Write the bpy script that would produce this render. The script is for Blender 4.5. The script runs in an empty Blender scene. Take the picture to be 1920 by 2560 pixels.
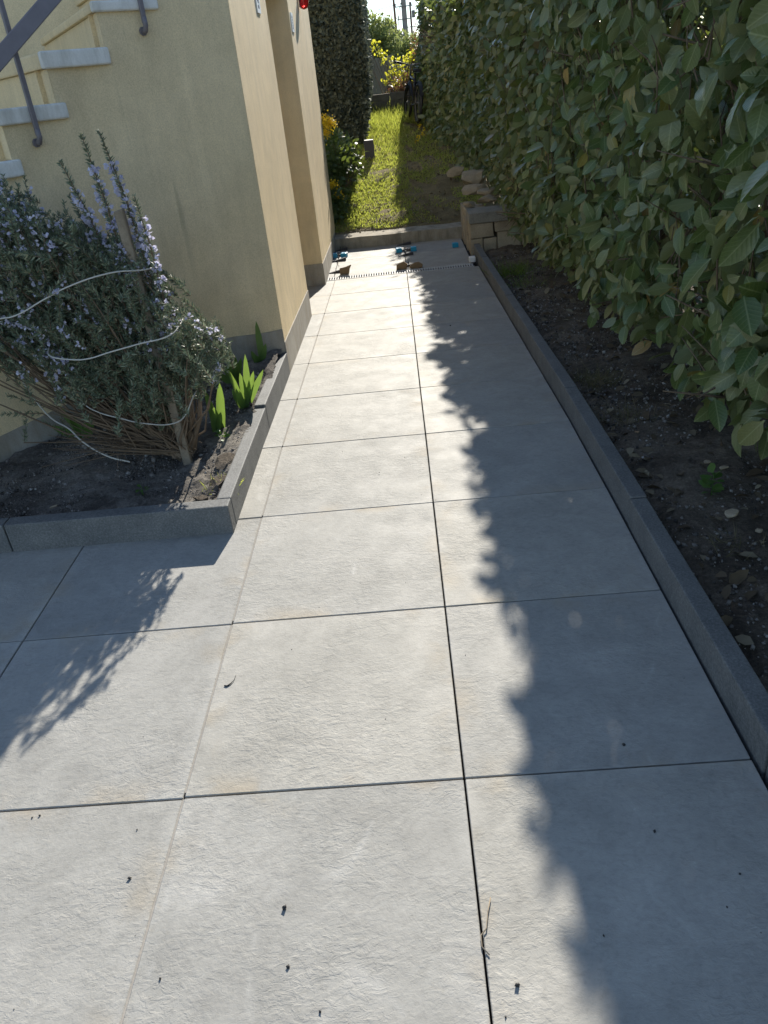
import bpy, math, random
import numpy as np
from mathutils import Vector, Matrix

rng = np.random.default_rng(7)
random.seed(7)
R = math.radians
scene = bpy.context.scene
COL = scene.collection

# ------------------------------------------------------------------ camera
T = 0.8                                    # tile module
PITCH, YAW, ROLL = 0.5102, 0.0566, -0.1130
CAM = np.array([-0.0652 * T, -1.900 * T, 2.150 * T])


def camera_rows():
    cy, sy = math.cos(YAW), math.sin(YAW)
    cp, sp = math.cos(PITCH), math.sin(PITCH)
    cr, sr = math.cos(ROLL), math.sin(ROLL)
    Rz = np.array([[cy, -sy, 0], [sy, cy, 0], [0, 0, 1]])
    right = np.array([1.0, 0, 0]); fwd = np.array([0, cp, -sp]); up = np.array([0, sp, cp])
    r2 = cr * right + sr * up; u2 = -sr * right + cr * up
    return Rz @ r2, Rz @ u2, Rz @ fwd


c_r, c_u, c_f = camera_rows()
cam_data = bpy.data.cameras.new('camera')
cam = bpy.data.objects.new('camera', cam_data)
COL.objects.link(cam)
cam.matrix_world = Matrix((
    (c_r[0], c_u[0], -c_f[0], CAM[0]),
    (c_r[1], c_u[1], -c_f[1], CAM[1]),
    (c_r[2], c_u[2], -c_f[2], CAM[2]),
    (0, 0, 0, 1)))
cam_data.sensor_fit = 'VERTICAL'
cam_data.sensor_height = 32.0
cam_data.lens = 32.0 * 1944 / 2560
cam_data.clip_start = 0.05
cam_data.clip_end = 2000
scene.camera = cam

# ------------------------------------------------------------------ light
SUN_AZ, SUN_EL = R(8.8), R(28.3)           # azimuth clockwise from +Y
sun_dir = Vector((math.sin(SUN_AZ) * math.cos(SUN_EL), math.cos(SUN_AZ) * math.cos(SUN_EL), math.sin(SUN_EL)))
sd = bpy.data.lights.new('sun', 'SUN')
sd.energy = 4.7
sd.angle = R(0.53)
sd.color = (1.0, 0.935, 0.83)
sun = bpy.data.objects.new('sun', sd)
sun.rotation_euler = sun_dir.to_track_quat('Z', 'Y').to_euler()
COL.objects.link(sun)

world = bpy.data.worlds.new('World')
scene.world = world
world.use_nodes = True
wn = world.node_tree; wn.nodes.clear()
wout = wn.nodes.new('ShaderNodeOutputWorld')
wbg = wn.nodes.new('ShaderNodeBackground'); wbg.inputs['Strength'].default_value = 0.105
sky = wn.nodes.new('ShaderNodeTexSky'); sky.sky_type = 'NISHITA'
sky.sun_disc = False
sky.sun_elevation = SUN_EL; sky.sun_rotation = SUN_AZ
sky.altitude = 600; sky.air_density = 1.0; sky.dust_density = 0.0; sky.ozone_density = 1.6
wtc = wn.nodes.new('ShaderNodeTexCoord')
wmap = wn.nodes.new('ShaderNodeMapping'); wmap.inputs['Scale'].default_value = (3.0, 3.0, 7.0)
wnoi = wn.nodes.new('ShaderNodeTexNoise'); wnoi.inputs['Scale'].default_value = 1.6
wnoi.inputs['Detail'].default_value = 7; wnoi.inputs['Roughness'].default_value = 0.55
wramp = wn.nodes.new('ShaderNodeValToRGB')
wramp.color_ramp.elements[0].position = 0.55; wramp.color_ramp.elements[1].position = 0.74
wramp.color_ramp.elements[0].color = (0, 0, 0, 1); wramp.color_ramp.elements[1].color = (0.8, 0.8, 0.8, 1)
wmix = wn.nodes.new('ShaderNodeMix'); wmix.data_type = 'RGBA'
wmix.inputs['B'].default_value = (7.0, 7.4, 8.0, 1)
wn.links.new(wtc.outputs['Generated'], wmap.inputs['Vector'])
wn.links.new(wmap.outputs['Vector'], wnoi.inputs['Vector'])
wn.links.new(wnoi.outputs['Fac'], wramp.inputs['Fac'])
wn.links.new(wramp.outputs['Color'], wmix.inputs['Factor'])
wn.links.new(sky.outputs['Color'], wmix.inputs['A'])
wn.links.new(wmix.outputs['Result'], wbg.inputs['Color'])
wn.links.new(wbg.outputs['Background'], wout.inputs['Surface'])

scene.view_settings.view_transform = 'Standard'
scene.view_settings.look = 'None'
scene.view_settings.gamma = 1.0
scene.view_settings.exposure = 1.0
scene.view_settings.use_curve_mapping = False
scene.render.engine = 'CYCLES'
scene.cycles.max_bounces = 6
scene.cycles.transparent_max_bounces = 8


# ------------------------------------------------------------------ helpers
def tag(o, label=None, cat=None, group=None, kind=None):
    if label: o['label'] = label
    if cat: o['category'] = cat
    if group: o['group'] = group
    if kind: o['kind'] = kind
    return o


def empty(name, loc=(0, 0, 0), label=None, cat=None, group=None):
    o = bpy.data.objects.new(name, None)
    o.location = loc
    o.empty_display_size = 0.05
    COL.objects.link(o)
    return tag(o, label, cat, group)


def link_mesh(name, me, mat=None, parent=None, loc=None):
    o = bpy.data.objects.new(name, me)
    if mat is not None and len(me.materials) == 0:
        me.materials.append(mat)
    COL.objects.link(o)
    if parent is not None:
        o.parent = parent
    if loc is not None:
        o.location = loc
    return o


class MB:
    """collects shapes into one mesh"""
    def __init__(self):
        self.v = []; self.f = []

    def add(self, vs, fs):
        n = len(self.v)
        self.v += [tuple(map(float, p)) for p in vs]
        self.f += [tuple(i + n for i in f) for f in fs]

    def box(self, lo, hi):
        x0, y0, z0 = lo; x1, y1, z1 = hi
        self.add([(x0, y0, z0), (x1, y0, z0), (x1, y1, z0), (x0, y1, z0), (x0, y0, z1), (x1, y0, z1), (x1, y1, z1), (x0, y1, z1)],
                 [(0, 3, 2, 1), (4, 5, 6, 7), (0, 1, 5, 4), (1, 2, 6, 5), (2, 3, 7, 6), (3, 0, 4, 7)])

    def prism(self, base, top):
        n = len(base)
        fs = [tuple(range(n))[::-1], tuple(range(n, 2 * n))]
        fs += [(i, (i + 1) % n, n + (i + 1) % n, n + i) for i in range(n)]
        self.add(list(base) + list(top), fs)

    def tube(self, pts, r, seg=6, cap=True):
        pts = [np.array(p, float) for p in pts]
        n = len(pts)
        rs = r if hasattr(r, '__len__') else [r] * n
        vs = []
        up = np.array([0.13, 0.31, 0.94])
        for i, p in enumerate(pts):
            d = pts[min(i + 1, n - 1)] - pts[max(i - 1, 0)]
            d = d / (np.linalg.norm(d) + 1e-9)
            a = np.cross(d, up)
            if np.linalg.norm(a) < 0.1: a = np.cross(d, np.array([1.0, 0, 0]))
            a /= np.linalg.norm(a); b = np.cross(d, a)
            for k in range(seg):
                t = 2 * math.pi * k / seg
                vs.append(p + rs[i] * (math.cos(t) * a + math.sin(t) * b))
        fs = []
        for i in range(n - 1):
            for k in range(seg):
                k2 = (k + 1) % seg
                fs.append((i * seg + k, i * seg + k2, (i + 1) * seg + k2, (i + 1) * seg + k))
        if cap:
            fs.append(tuple(range(seg))[::-1]); fs.append(tuple((n - 1) * seg + k for k in range(seg)))
        self.add(vs, fs)

    def mesh(self, name, smooth=False, bevel=0.0, seg=1):
        me = bpy.data.meshes.new(name)
        me.from_pydata(self.v, [], self.f)
        me.validate()
        if bevel > 0:
            import bmesh
            bm = bmesh.new(); bm.from_mesh(me)
            bmesh.ops.recalc_face_normals(bm, faces=bm.faces[:])
            bmesh.ops.bevel(bm, geom=[e for e in bm.edges if len(e.link_faces) == 2 and e.calc_face_angle() > 0.5], offset=bevel, segments=seg, affect='EDGES', profile=0.6)
            bm.to_mesh(me); bm.free()
        if smooth:
            me.polygons.foreach_set('use_smooth', [True] * len(me.polygons))
        me.update()
        return me

    def build(self, name, mat, parent=None, smooth=False, bevel=0.0, seg=1, loc=None):
        return link_mesh(name, self.mesh(name, smooth, bevel, seg), mat, parent, loc)


def tri_mesh(name, V, F, UV=None, smooth=False):
    """numpy arrays -> mesh of triangles"""
    me = bpy.data.meshes.new(name)
    nv, nf = len(V), len(F)
    me.vertices.add(nv); me.vertices.foreach_set('co', np.ascontiguousarray(V, dtype=np.float32).ravel())
    me.loops.add(nf * 3); me.loops.foreach_set('vertex_index', np.ascontiguousarray(F, dtype=np.int32).ravel())
    me.polygons.add(nf)
    me.polygons.foreach_set('loop_start', np.arange(nf, dtype=np.int32) * 3)
    me.polygons.foreach_set('loop_total', np.full(nf, 3, dtype=np.int32))
    if UV is not None:
        l = me.uv_layers.new(name='UVMap')
        l.data.foreach_set('uv', np.ascontiguousarray(UV[F.ravel()], dtype=np.float32).ravel())
    if smooth:
        me.polygons.foreach_set('use_smooth', np.ones(nf, dtype=bool))
    me.update(calc_edges=True)
    return me


def nrm(a):
    return a / (np.linalg.norm(a, axis=-1, keepdims=True) + 1e-9)


def basis(a, n):
    """columns: side, along a, normal"""
    a = nrm(a); n = n - (n * a).sum(-1, keepdims=True) * a; n = nrm(n)
    s = np.cross(a, n)
    return np.stack([s, a, n], axis=-1)


def scatter(tv, tf, M, P, S, tuv=None):
    """template copies -> V, F, UV"""
    n, m = len(P), len(tv)
    tvs = tv[None] * (S[:, None, :] if S.ndim == 2 else S[:, None, None])
    V = np.einsum('nij,nkj->nki', M, tvs) + P[:, None, :]
    F = tf[None] + (np.arange(n) * m)[:, None, None]
    UV = np.tile(tuv, (n, 1)) if tuv is not None else None
    return V.reshape(-1, 3), F.reshape(-1, 3), UV


# ------------------------------------------------------------------ materials
def new_mat(name):
    m = bpy.data.materials.new(name); m.use_nodes = True
    nt = m.node_tree; nt.nodes.clear()
    out = nt.nodes.new('ShaderNodeOutputMaterial')
    return m, nt, out


def N(nt, typ, **kw):
    n = nt.nodes.new(typ)
    for k, v in kw.items():
        if k in n.inputs.keys(): n.inputs[k].default_value = v
        else: setattr(n, k, v)
    return n


def noise(nt, vec, scale, detail=4, rough=0.55, dist=0.0):
    n = N(nt, 'ShaderNodeTexNoise', Scale=scale, Detail=detail, Roughness=rough, Distortion=dist)
    if vec is not None: nt.links.new(vec, n.inputs['Vector'])
    return n.outputs['Fac']


def ramp(nt, fac, stops):
    r = nt.nodes.new('ShaderNodeValToRGB')
    el = r.color_ramp.elements
    while len(el) < len(stops): el.new(0.5)
    for e, (p, c) in zip(el, stops):
        e.position = p
        e.color = (c, c, c, 1) if not hasattr(c, '__len__') else (*c, 1)
    nt.links.new(fac, r.inputs['Fac'])
    return r.outputs['Color']


def mixc(nt, fac, a, b, mode='MIX'):
    m = nt.nodes.new('ShaderNodeMix'); m.data_type = 'RGBA'; m.blend_type = mode
    for key, val in (('Factor', fac), ('A', a), ('B', b)):
        if hasattr(val, 'links') or isinstance(val, bpy.types.NodeSocket): nt.links.new(val, m.inputs[key])
        elif key == 'Factor': m.inputs[key].default_value = val
        else: m.inputs[key].default_value = (*val, 1) if hasattr(val, '__len__') else (val, val, val, 1)
    return m.outputs['Result']


def math_(nt, op, a, b=None):
    m = nt.nodes.new('ShaderNodeMath'); m.operation = op
    for i, v in enumerate((a, b)):
        if v is None: continue
        if isinstance(v, bpy.types.NodeSocket): nt.links.new(v, m.inputs[i])
        else: m.inputs[i].default_value = v
    return m.outputs[0]


def bump(nt, h, strength, dist, prev=None):
    b = N(nt, 'ShaderNodeBump', Strength=strength, Distance=dist)
    nt.links.new(h, b.inputs['Height'])
    if prev is not None: nt.links.new(prev, b.inputs['Normal'])
    return b.outputs['Normal']


def coords(nt, which='Object', scale=(1, 1, 1), rand=0.0, rot=(0, 0, 0)):
    tc = nt.nodes.new('ShaderNodeTexCoord')
    mp = nt.nodes.new('ShaderNodeMapping'); mp.inputs['Scale'].default_value = scale
    mp.inputs['Rotation'].default_value = rot
    nt.links.new(tc.outputs[which], mp.inputs['Vector'])
    if rand:
        oi = nt.nodes.new('ShaderNodeObjectInfo')
        sc = nt.nodes.new('ShaderNodeVectorMath'); sc.operation = 'SCALE'
        cmb = nt.nodes.new('ShaderNodeCombineXYZ')
        for i, k in enumerate((rand, rand * 1.7, rand * 0.6)):
            nt.links.new(math_(nt, 'MULTIPLY', oi.outputs['Random'], k), cmb.inputs[i])
        nt.links.new(cmb.outputs[0], mp.inputs['Location'])
    return mp.outputs['Vector']


def principled(nt, out, color, rough=0.6, spec=0.5, normal=None, metallic=0.0):
    p = nt.nodes.new('ShaderNodeBsdfPrincipled')
    for key, val in (('Base Color', color), ('Roughness', rough), ('Metallic', metallic), ('Specular IOR Level', spec)):
        if isinstance(val, bpy.types.NodeSocket): nt.links.new(val, p.inputs[key])
        elif hasattr(val, '__len__'): p.inputs[key].default_value = (*val, 1)
        else: p.inputs[key].default_value = val
    if normal is not None: nt.links.new(normal, p.inputs['Normal'])
    if out is not None: nt.links.new(p.outputs[0], out.inputs['Surface'])
    return p


def plain(name, col, rough=0.6, spec=0.4, var=0.15, scale=12, bmp=0.0, metallic=0.0, bscale=60):
    m, nt, out = new_mat(name)
    v = coords(nt, 'Object', rand=3.0)
    f = noise(nt, v, scale, 5)
    c = mixc(nt, f, tuple(x * (1 - var) for x in col), tuple(min(1, x * (1 + var)) for x in col))
    nm = bump(nt, noise(nt, v, bscale, 4), bmp, 0.004) if bmp else None
    principled(nt, out, c, rough, spec, nm, metallic)
    return m


def tile_material():
    m, nt, out = new_mat('porcelain_slate')
    v = coords(nt, 'Object', rand=37.0)
    vs = coords(nt, 'Object', scale=(1.0, 1.55, 1.0), rand=37.0, rot=(0, 0, 0.25))
    oi = nt.nodes.new('ShaderNodeObjectInfo')
    base = ramp(nt, noise(nt, v, 2.6, 6, 0.6, 0.6), [(0.28, (0.275, 0.268, 0.245)), (0.5, (0.318, 0.310, 0.284)), (0.74, (0.362, 0.351, 0.322))])
    cloud = ramp(nt, noise(nt, v, 6.0, 7, 0.72, 1.0), [(0.32, 0.88), (0.68, 1.09)])
    c = mixc(nt, 1.0, base, cloud, 'MULTIPLY')
    fleck = ramp(nt, noise(nt, vs, 46, 5, 0.7, 0.5), [(0.32, 0.86), (0.5, 1.0), (0.64, 1.04), (0.74, 1.2)])
    c = mixc(nt, 1.0, c, fleck, 'MULTIPLY')
    # thin pale veins in some tiles
    nv = noise(nt, coords(nt, 'Object', scale=(1.0, 0.55, 1), rand=61.0, rot=(0, 0, 0.6)), 1.1, 2, 0.4, 0.3)
    vein = ramp(nt, math_(nt, 'ABSOLUTE', math_(nt, 'SUBTRACT', nv, 0.56)), [(0.0, 1.0), (0.006, 0.0)])
    breaks = ramp(nt, noise(nt, v, 5.0, 3), [(0.48, 0.0), (0.62, 1.0)])
    pick = math_(nt, 'GREATER_THAN', math_(nt, 'FRACT', math_(nt, 'MULTIPLY', oi.outputs['Random'], 7.3)), 0.45)
    vf = math_(nt, 'MULTIPLY', math_(nt, 'MULTIPLY', vein, breaks), math_(nt, 'MULTIPLY', pick, 0.3))
    c = mixc(nt, vf, c, (0.55, 0.54, 0.51))
    # tan dirt near the tile edges
    tc = nt.nodes.new('ShaderNodeTexCoord')
    sep = nt.nodes.new('ShaderNodeSeparateXYZ'); nt.links.new(tc.outputs['Object'], sep.inputs[0])
    ex = math_(nt, 'SUBTRACT', 0.4, math_(nt, 'ABSOLUTE', sep.outputs[0]))
    ey = math_(nt, 'SUBTRACT', 0.4, math_(nt, 'ABSOLUTE', sep.outputs[1]))
    e = math_(nt, 'MINIMUM', ex, ey)
    pale = math_(nt, 'MULTIPLY', ramp(nt, math_(nt, 'ADD', e, math_(nt, 'MULTIPLY', noise(nt, v, 9, 5), 0.12)), [(0.05, 1.0), (0.10, 0.0)]), ramp(nt, noise(nt, v, 3.1, 3), [(0.48, 0.0), (0.6, 0.5)]))
    c = mixc(nt, pale, c, (0.43, 0.42, 0.385))
    dirt = math_(nt, 'MULTIPLY', ramp(nt, e, [(0.0, 1.0), (0.10, 0.0)]), ramp(nt, noise(nt, v, 4.5, 4), [(0.52, 0.0), (0.68, 0.6)]))
    c = mixc(nt, dirt, c, (0.33, 0.275, 0.195))
    tint = mixc(nt, oi.outputs['Random'], (0.92, 0.93, 0.945), (1.045, 1.035, 1.01))
    c = mixc(nt, 1.0, c, tint, 'MULTIPLY')
    amp = ramp(nt, noise(nt, v, 3.0, 3), [(0.36, 0.08), (0.64, 1.0)])
    f1 = ramp(nt, noise(nt, vs, 15, 6, 0.62, 0.9), [(0.46, 0.0), (0.53, 0.6), (0.62, 1.0)])
    f2 = ramp(nt, noise(nt, vs, 42, 4, 0.6, 0.6), [(0.47, 0.0), (0.56, 1.0)])
    h1 = math_(nt, 'MULTIPLY', math_(nt, 'ADD', math_(nt, 'MULTIPLY', f1, 0.55), math_(nt, 'MULTIPLY', f2, 0.35)), amp)
    n1 = bump(nt, h1, 0.6, 0.0025)
    n2 = bump(nt, noise(nt, v, 150, 3, 0.65), 0.45, 0.0016, n1)
    rg = ramp(nt, noise(nt, v, 6, 4), [(0.3, 0.62), (0.7, 0.74)])
    principled(nt, out, c, rg, 0.24, n2)
    return m


def stucco_material():
    m, nt, out = new_mat('cream_render')
    v = coords(nt, 'Object')
    vstreak = coords(nt, 'Object', scale=(7, 7, 0.7))
    c = ramp(nt, noise(nt, v, 1.3, 5, 0.6), [(0.3, (0.71, 0.575, 0.355)), (0.7, (0.80, 0.66, 0.43))])
    st = ramp(nt, noise(nt, vstreak, 1.6, 5, 0.65), [(0.3, 0.91), (0.55, 1.0), (0.75, 1.03)])
    c = mixc(nt, 1.0, c, st, 'MULTIPLY')
    drip = math_(nt, 'MULTIPLY', ramp(nt, noise(nt, coords(nt, 'Object', scale=(16, 16, 0.55)), 1.2, 4, 0.6), [(0.60, 0.0), (0.70, 1.0)]), ramp(nt, noise(nt, v, 1.7, 3), [(0.46, 0.0), (0.66, 0.5)]))
    c = mixc(nt, drip, c, (0.36, 0.31, 0.20))
    blot = ramp(nt, noise(nt, v, 3.3, 6, 0.7, 0.7), [(0.34, 0.90), (0.62, 1.03)])
    c = mixc(nt, 1.0, c, blot, 'MULTIPLY')
    g = ramp(nt, noise(nt, v, 130, 4, 0.75), [(0.3, 0.80), (0.62, 1.08)])
    c = mixc(nt, 1.0, c, g, 'MULTIPLY')
    n1 = bump(nt, noise(nt, v, 170, 3, 0.7), 0.7, 0.004)
    n2 = bump(nt, noise(nt, v, 9, 3), 0.12, 0.01, n1)
    principled(nt, out, c, 0.88, 0.2, n2)
    return m


def concrete_material(name, a, b, speck=0.0, scale=8, bmp=0.4, rough=0.8, stain=None, bscale=70):
    m, nt, out = new_mat(name)
    v = coords(nt, 'Object', rand=9.0)
    c = mixc(nt, ramp(nt, noise(nt, v, scale, 6, 0.65), [(0.3, 0.0), (0.7, 1.0)]), a, b)
    if speck:
        s = ramp(nt, noise(nt, v, 120, 4, 0.75), [(0.32, 1 - speck), (0.5, 1.0), (0.68, 1 + speck * 1.6)])
        c = mixc(nt, 1.0, c, s, 'MULTIPLY')
    if stain:
        f = ramp(nt, noise(nt, coords(nt, 'Object', scale=(3, 3, 0.7), rand=4.0), 3.0, 5, 0.7), [(0.45, 0.0), (0.7, 0.7)])
        c = mixc(nt, f, c, stain)
    n1 = bump(nt, noise(nt, v, bscale, 5, 0.65), bmp, 0.005)
    principled(nt, out, c, rough, 0.35, n1)
    return m


def soil_material(name, dark, light):
    m, nt, out = new_mat(name)
    v = coords(nt, 'Object')
    c = mixc(nt, ramp(nt, noise(nt, v, 3.2, 7, 0.65, 0.5), [(0.38, 0.0), (0.66, 1.0)]), dark, light)
    s = ramp(nt, noise(nt, v, 60, 5, 0.75), [(0.3, 0.55), (0.55, 1.0), (0.75, 1.6)])
    c = mixc(nt, 1.0, c, s, 'MULTIPLY')
    n1 = bump(nt, noise(nt, v, 38, 7, 0.75), 0.9, 0.02)
    n2 = bump(nt, noise(nt, v, 150, 4, 0.7), 0.7, 0.006, n1)
    principled(nt, out, c, 0.95, 0.15, n2)
    return m


def leaf_material(name, stops, rough=0.4, spec=0.5, trans=0.25, trans_col=None, rib=False, back=None, hue_obj=False):
    """stops: colour ramp over the leaf's own random number"""
    m, nt, out = new_mat(name)
    if hue_obj:
        rnd = nt.nodes.new('ShaderNodeObjectInfo').outputs['Random']
    else:
        rnd = nt.nodes.new('ShaderNodeNewGeometry').outputs['Random Per Island']
    c = ramp(nt, rnd, stops)
    v = coords(nt, 'Object')
    c = mixc(nt, 1.0, c, ramp(nt, noise(nt, v, 22, 3), [(0.3, 0.86), (0.7, 1.12)]), 'MULTIPLY')
    nm = None
    if rib:
        uv = nt.nodes.new('ShaderNodeTexCoord')
        sp = nt.nodes.new('ShaderNodeSeparateXYZ'); nt.links.new(uv.outputs['UV'], sp.inputs[0])
        d = math_(nt, 'ABSOLUTE', math_(nt, 'SUBTRACT', sp.outputs[0], 0.5))
        rf = ramp(nt, d, [(0.012, 0.42), (0.04, 0.0)])
        # side veins
        w = math_(nt, 'SINE', math_(nt, 'MULTIPLY', math_(nt, 'SUBTRACT', sp.outputs[1], math_(nt, 'MULTIPLY', d, 0.5)), 55.0))
        vn = ramp(nt, w, [(0.80, 0.0), (0.98, 0.16)])
        c = mixc(nt, math_(nt, 'MAXIMUM', rf, vn), c, tuple(min(1, x * 2.0 + 0.03) for x in stops[len(stops) // 2][1]))
        nm = bump(nt, math_(nt, 'ADD', rf, w), 0.12, 0.002)
    if back is not None:
        ge = nt.nodes.new('ShaderNodeNewGeometry')
        c = mixc(nt, ge.outputs['Backfacing'], c, mixc(nt, 0.65, c, back))
    p = principled(nt, None, c, rough, spec, nm)
    tr = nt.nodes.new('ShaderNodeBsdfTranslucent')
    if trans_col is not None:
        tc = mixc(nt, 0.7, c, trans_col)
        nt.links.new(tc, tr.inputs['Color'])
    else:
        nt.links.new(c, tr.inputs['Color'])
    mx = nt.nodes.new('ShaderNodeMixShader'); mx.inputs[0].default_value = trans
    nt.links.new(p.outputs[0], mx.inputs[1]); nt.links.new(tr.outputs[0], mx.inputs[2])
    nt.links.new(mx.outputs[0], out.inputs['Surface'])
    return m


M = {}
M['tile'] = tile_material()
M['stucco'] = stucco_material()
M['plinth'] = concrete_material('grey_plinth', (0.27, 0.255, 0.225), (0.40, 0.375, 0.33), 0.08, 3.0, 0.3, 0.9, stain=(0.23, 0.19, 0.13))
M['kerb'] = concrete_material('dark_granite_kerb', (0.10, 0.104, 0.104), (0.155, 0.157, 0.153), 0.30, 7, 0.35, 0.72)
M['old_concrete'] = concrete_material('old_concrete', (0.27, 0.245, 0.195), (0.42, 0.375, 0.295), 0.12, 5, 0.7, 0.92, stain=(0.13, 0.115, 0.08))
M['cap'] = concrete_material('weathered_cap', (0.19, 0.18, 0.155), (0.29, 0.275, 0.235), 0.2, 6, 0.6, 0.92)
M['stone'] = concrete_material('limestone', (0.25, 0.205, 0.14), (0.42, 0.35, 0.25), 0.15, 6, 0.8, 0.92, bscale=40)
M['tread'] = concrete_material('pale_stone_tread', (0.66, 0.66, 0.63), (0.76, 0.755, 0.72), 0.05, 6, 0.25, 0.85, stain=(0.40, 0.39, 0.34))
M['mortar_bed'] = plain('mortar_bed', (0.035, 0.032, 0.030), 0.95, 0.1)
M['grout'] = plain('grey_grout', (0.30, 0.28, 0.25), 0.95, 0.1, bmp=0.4)
M['soil'] = soil_material('dark_soil', (0.10, 0.09, 0.08), (0.30, 0.275, 0.24))
M['soil2'] = soil_material('hedge_soil', (0.085, 0.07, 0.055), (0.24, 0.20, 0.155))
M['earth'] = soil_material('lawn_earth', (0.15, 0.12, 0.065), (0.27, 0.22, 0.12))
M['iron'] = plain('painted_iron', (0.17, 0.155, 0.17), 0.5, 0.5, 0.2, 20, 0.3)
M['wood_stake'] = concrete_material('weathered_wood', (0.17, 0.135, 0.095), (0.30, 0.25, 0.185), 0.1, 14, 0.5, 0.9)
M['bark'] = concrete_material('brown_bark', (0.10, 0.075, 0.05), (0.20, 0.15, 0.10), 0.2, 20, 0.8, 0.95)
M['white_cord'] = plain('white_cord', (0.48, 0.465, 0.42), 0.7, 0.3, 0.1, 60)
M['white_plastic'] = plain('white_plastic', (0.80, 0.79, 0.76), 0.45, 0.5, 0.03)
M['black'] = plain('black_rubber', (0.018, 0.018, 0.019), 0.55, 0.4, 0.2)
M['wedge'] = plain('dark_grey_plastic', (0.045, 0.043, 0.048), 0.5, 0.5, 0.15)
M['blue'] = plain('blue_plastic', (0.015, 0.30, 0.50), 0.4, 0.5, 0.08)
M['galv'] = plain('galvanised_steel', (0.50, 0.50, 0.49), 0.65, 0.25, 0.06, 30)
M['brown_scrap'] = plain('brown_scrap', (0.24, 0.165, 0.095), 0.9, 0.2, 0.2, 25, 0.4)
M['fence'] = plain('grey_boards', (0.24, 0.225, 0.17), 0.9, 0.2, 0.25, 6, 0.4)
M['brownwall'] = concrete_material('brown_garden_wall', (0.18, 0.145, 0.10), (0.30, 0.25, 0.18), 0.2, 6, 0.8, 0.95)
M['slate'] = plain('slate_roof', (0.10, 0.105, 0.125), 0.7, 0.4, 0.15, 4)
M['pale_wall'] = plain('pale_wall', (0.50, 0.47, 0.42), 0.9, 0.2, 0.08)
M['pole'] = concrete_material('pole_concrete', (0.22, 0.21, 0.195), (0.31, 0.295, 0.27), 0.05, 3, 0.3, 0.9)
M['pole_wood'] = plain('pole_rust', (0.17, 0.095, 0.065), 0.85, 0.2, 0.25, 4)
M['pole_steel'] = plain('pole_steel', (0.16, 0.155, 0.15), 0.6, 0.5, 0.1)
M['saddle'] = plain('saddle_vinyl', (0.03, 0.03, 0.032), 0.35, 0.5)
M['bike'] = plain('bike_paint', (0.025, 0.025, 0.03), 0.3, 0.5)
M['chrome'] = plain('chrome', (0.55, 0.55, 0.55), 0.25, 0.5, 0.02, metallic=0.9)
m_, nt_, out_ = new_mat('red_glass')
p_ = principled(nt_, out_, (0.55, 0.02, 0.02), 0.12, 0.6); p_.inputs['Transmission Weight'].default_value = 0.35
M['red'] = m_
G_ = lambda *c: c
M['laurel'] = leaf_material('laurel_leaf', [(0.0, (0.072, 0.108, 0.040)), (0.3, (0.115, 0.148, 0.054)), (0.6, (0.152, 0.175, 0.076)), (0.9, (0.195, 0.205, 0.105)), (0.975, (0.22, 0.21, 0.065)), (1.0, (0.28, 0.20, 0.085))],
                            0.36, 0.5, 0.22, (0.24, 0.32, 0.04), back=(0.20, 0.225, 0.13))
M['laurel_near'] = leaf_material('laurel_leaf_near', [(0.0, (0.062, 0.108, 0.035)), (0.3, (0.098, 0.145, 0.05)), (0.6, (0.138, 0.172, 0.07)), (0.93, (0.18, 0.20, 0.095)), (0.98, (0.26, 0.23, 0.055)), (1.0, (0.30, 0.19, 0.07))],
                                 0.33, 0.5, 0.2, (0.24, 0.32, 0.04), rib=True, back=(0.20, 0.225, 0.13), hue_obj=False)
M['laurel_obj'] = leaf_material('laurel_leaf_single', [(0.0, (0.062, 0.108, 0.035)), (0.3, (0.098, 0.145, 0.05)), (0.6, (0.138, 0.172, 0.07)), (0.93, (0.18, 0.20, 0.095)), (0.98, (0.26, 0.23, 0.055)), (1.0, (0.30, 0.19, 0.07))],
                                0.33, 0.5, 0.2, (0.24, 0.32, 0.04), rib=True, back=(0.20, 0.225, 0.13), hue_obj=True)
M['cypress'] = leaf_material('cypress_spray', [(0.0, (0.09, 0.108, 0.082)), (0.5, (0.13, 0.15, 0.112)), (1.0, (0.18, 0.195, 0.145))], 0.65, 0.2, 0.15)
M['cypress_core'] = plain('cypress_core_dark', (0.022, 0.019, 0.015), 0.95, 0.1, 0.4, 40)
M['rosemary'] = leaf_material('rosemary_needle', [(0.0, (0.10, 0.14, 0.085)), (0.5, (0.165, 0.205, 0.13)), (0.85, (0.24, 0.27, 0.18)), (1.0, (0.33, 0.33, 0.22))], 0.5, 0.4, 0.2)
M['rosemary_dry'] = plain('rosemary_stem', (0.17, 0.125, 0.085), 0.9, 0.2, 0.35, 25)
M['flower_violet'] = leaf_material('violet_petal', [(0.0, (0.50, 0.49, 0.65)), (0.6, (0.64, 0.63, 0.76)), (1.0, (0.76, 0.75, 0.85))], 0.6, 0.3, 0.35)
M['iris'] = leaf_material('iris_leaf', [(0.0, (0.08, 0.165, 0.045)), (1.0, (0.12, 0.21, 0.06))], 0.4, 0.4, 0.38, (0.26, 0.38, 0.06))
M['grass'] = leaf_material('grass_blade', [(0.0, (0.15, 0.21, 0.05)), (0.4, (0.26, 0.31, 0.075)), (0.65, (0.40, 0.38, 0.11)), (1.0, (0.56, 0.47, 0.21))], 0.5, 0.35, 0.5, (0.6, 0.68, 0.09))
M['grass_dark'] = leaf_material('grass_green', [(0.0, (0.06, 0.11, 0.022)), (0.7, (0.10, 0.16, 0.035)), (1.0, (0.20, 0.18, 0.08))], 0.5, 0.35, 0.35, (0.28, 0.38, 0.04))
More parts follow.
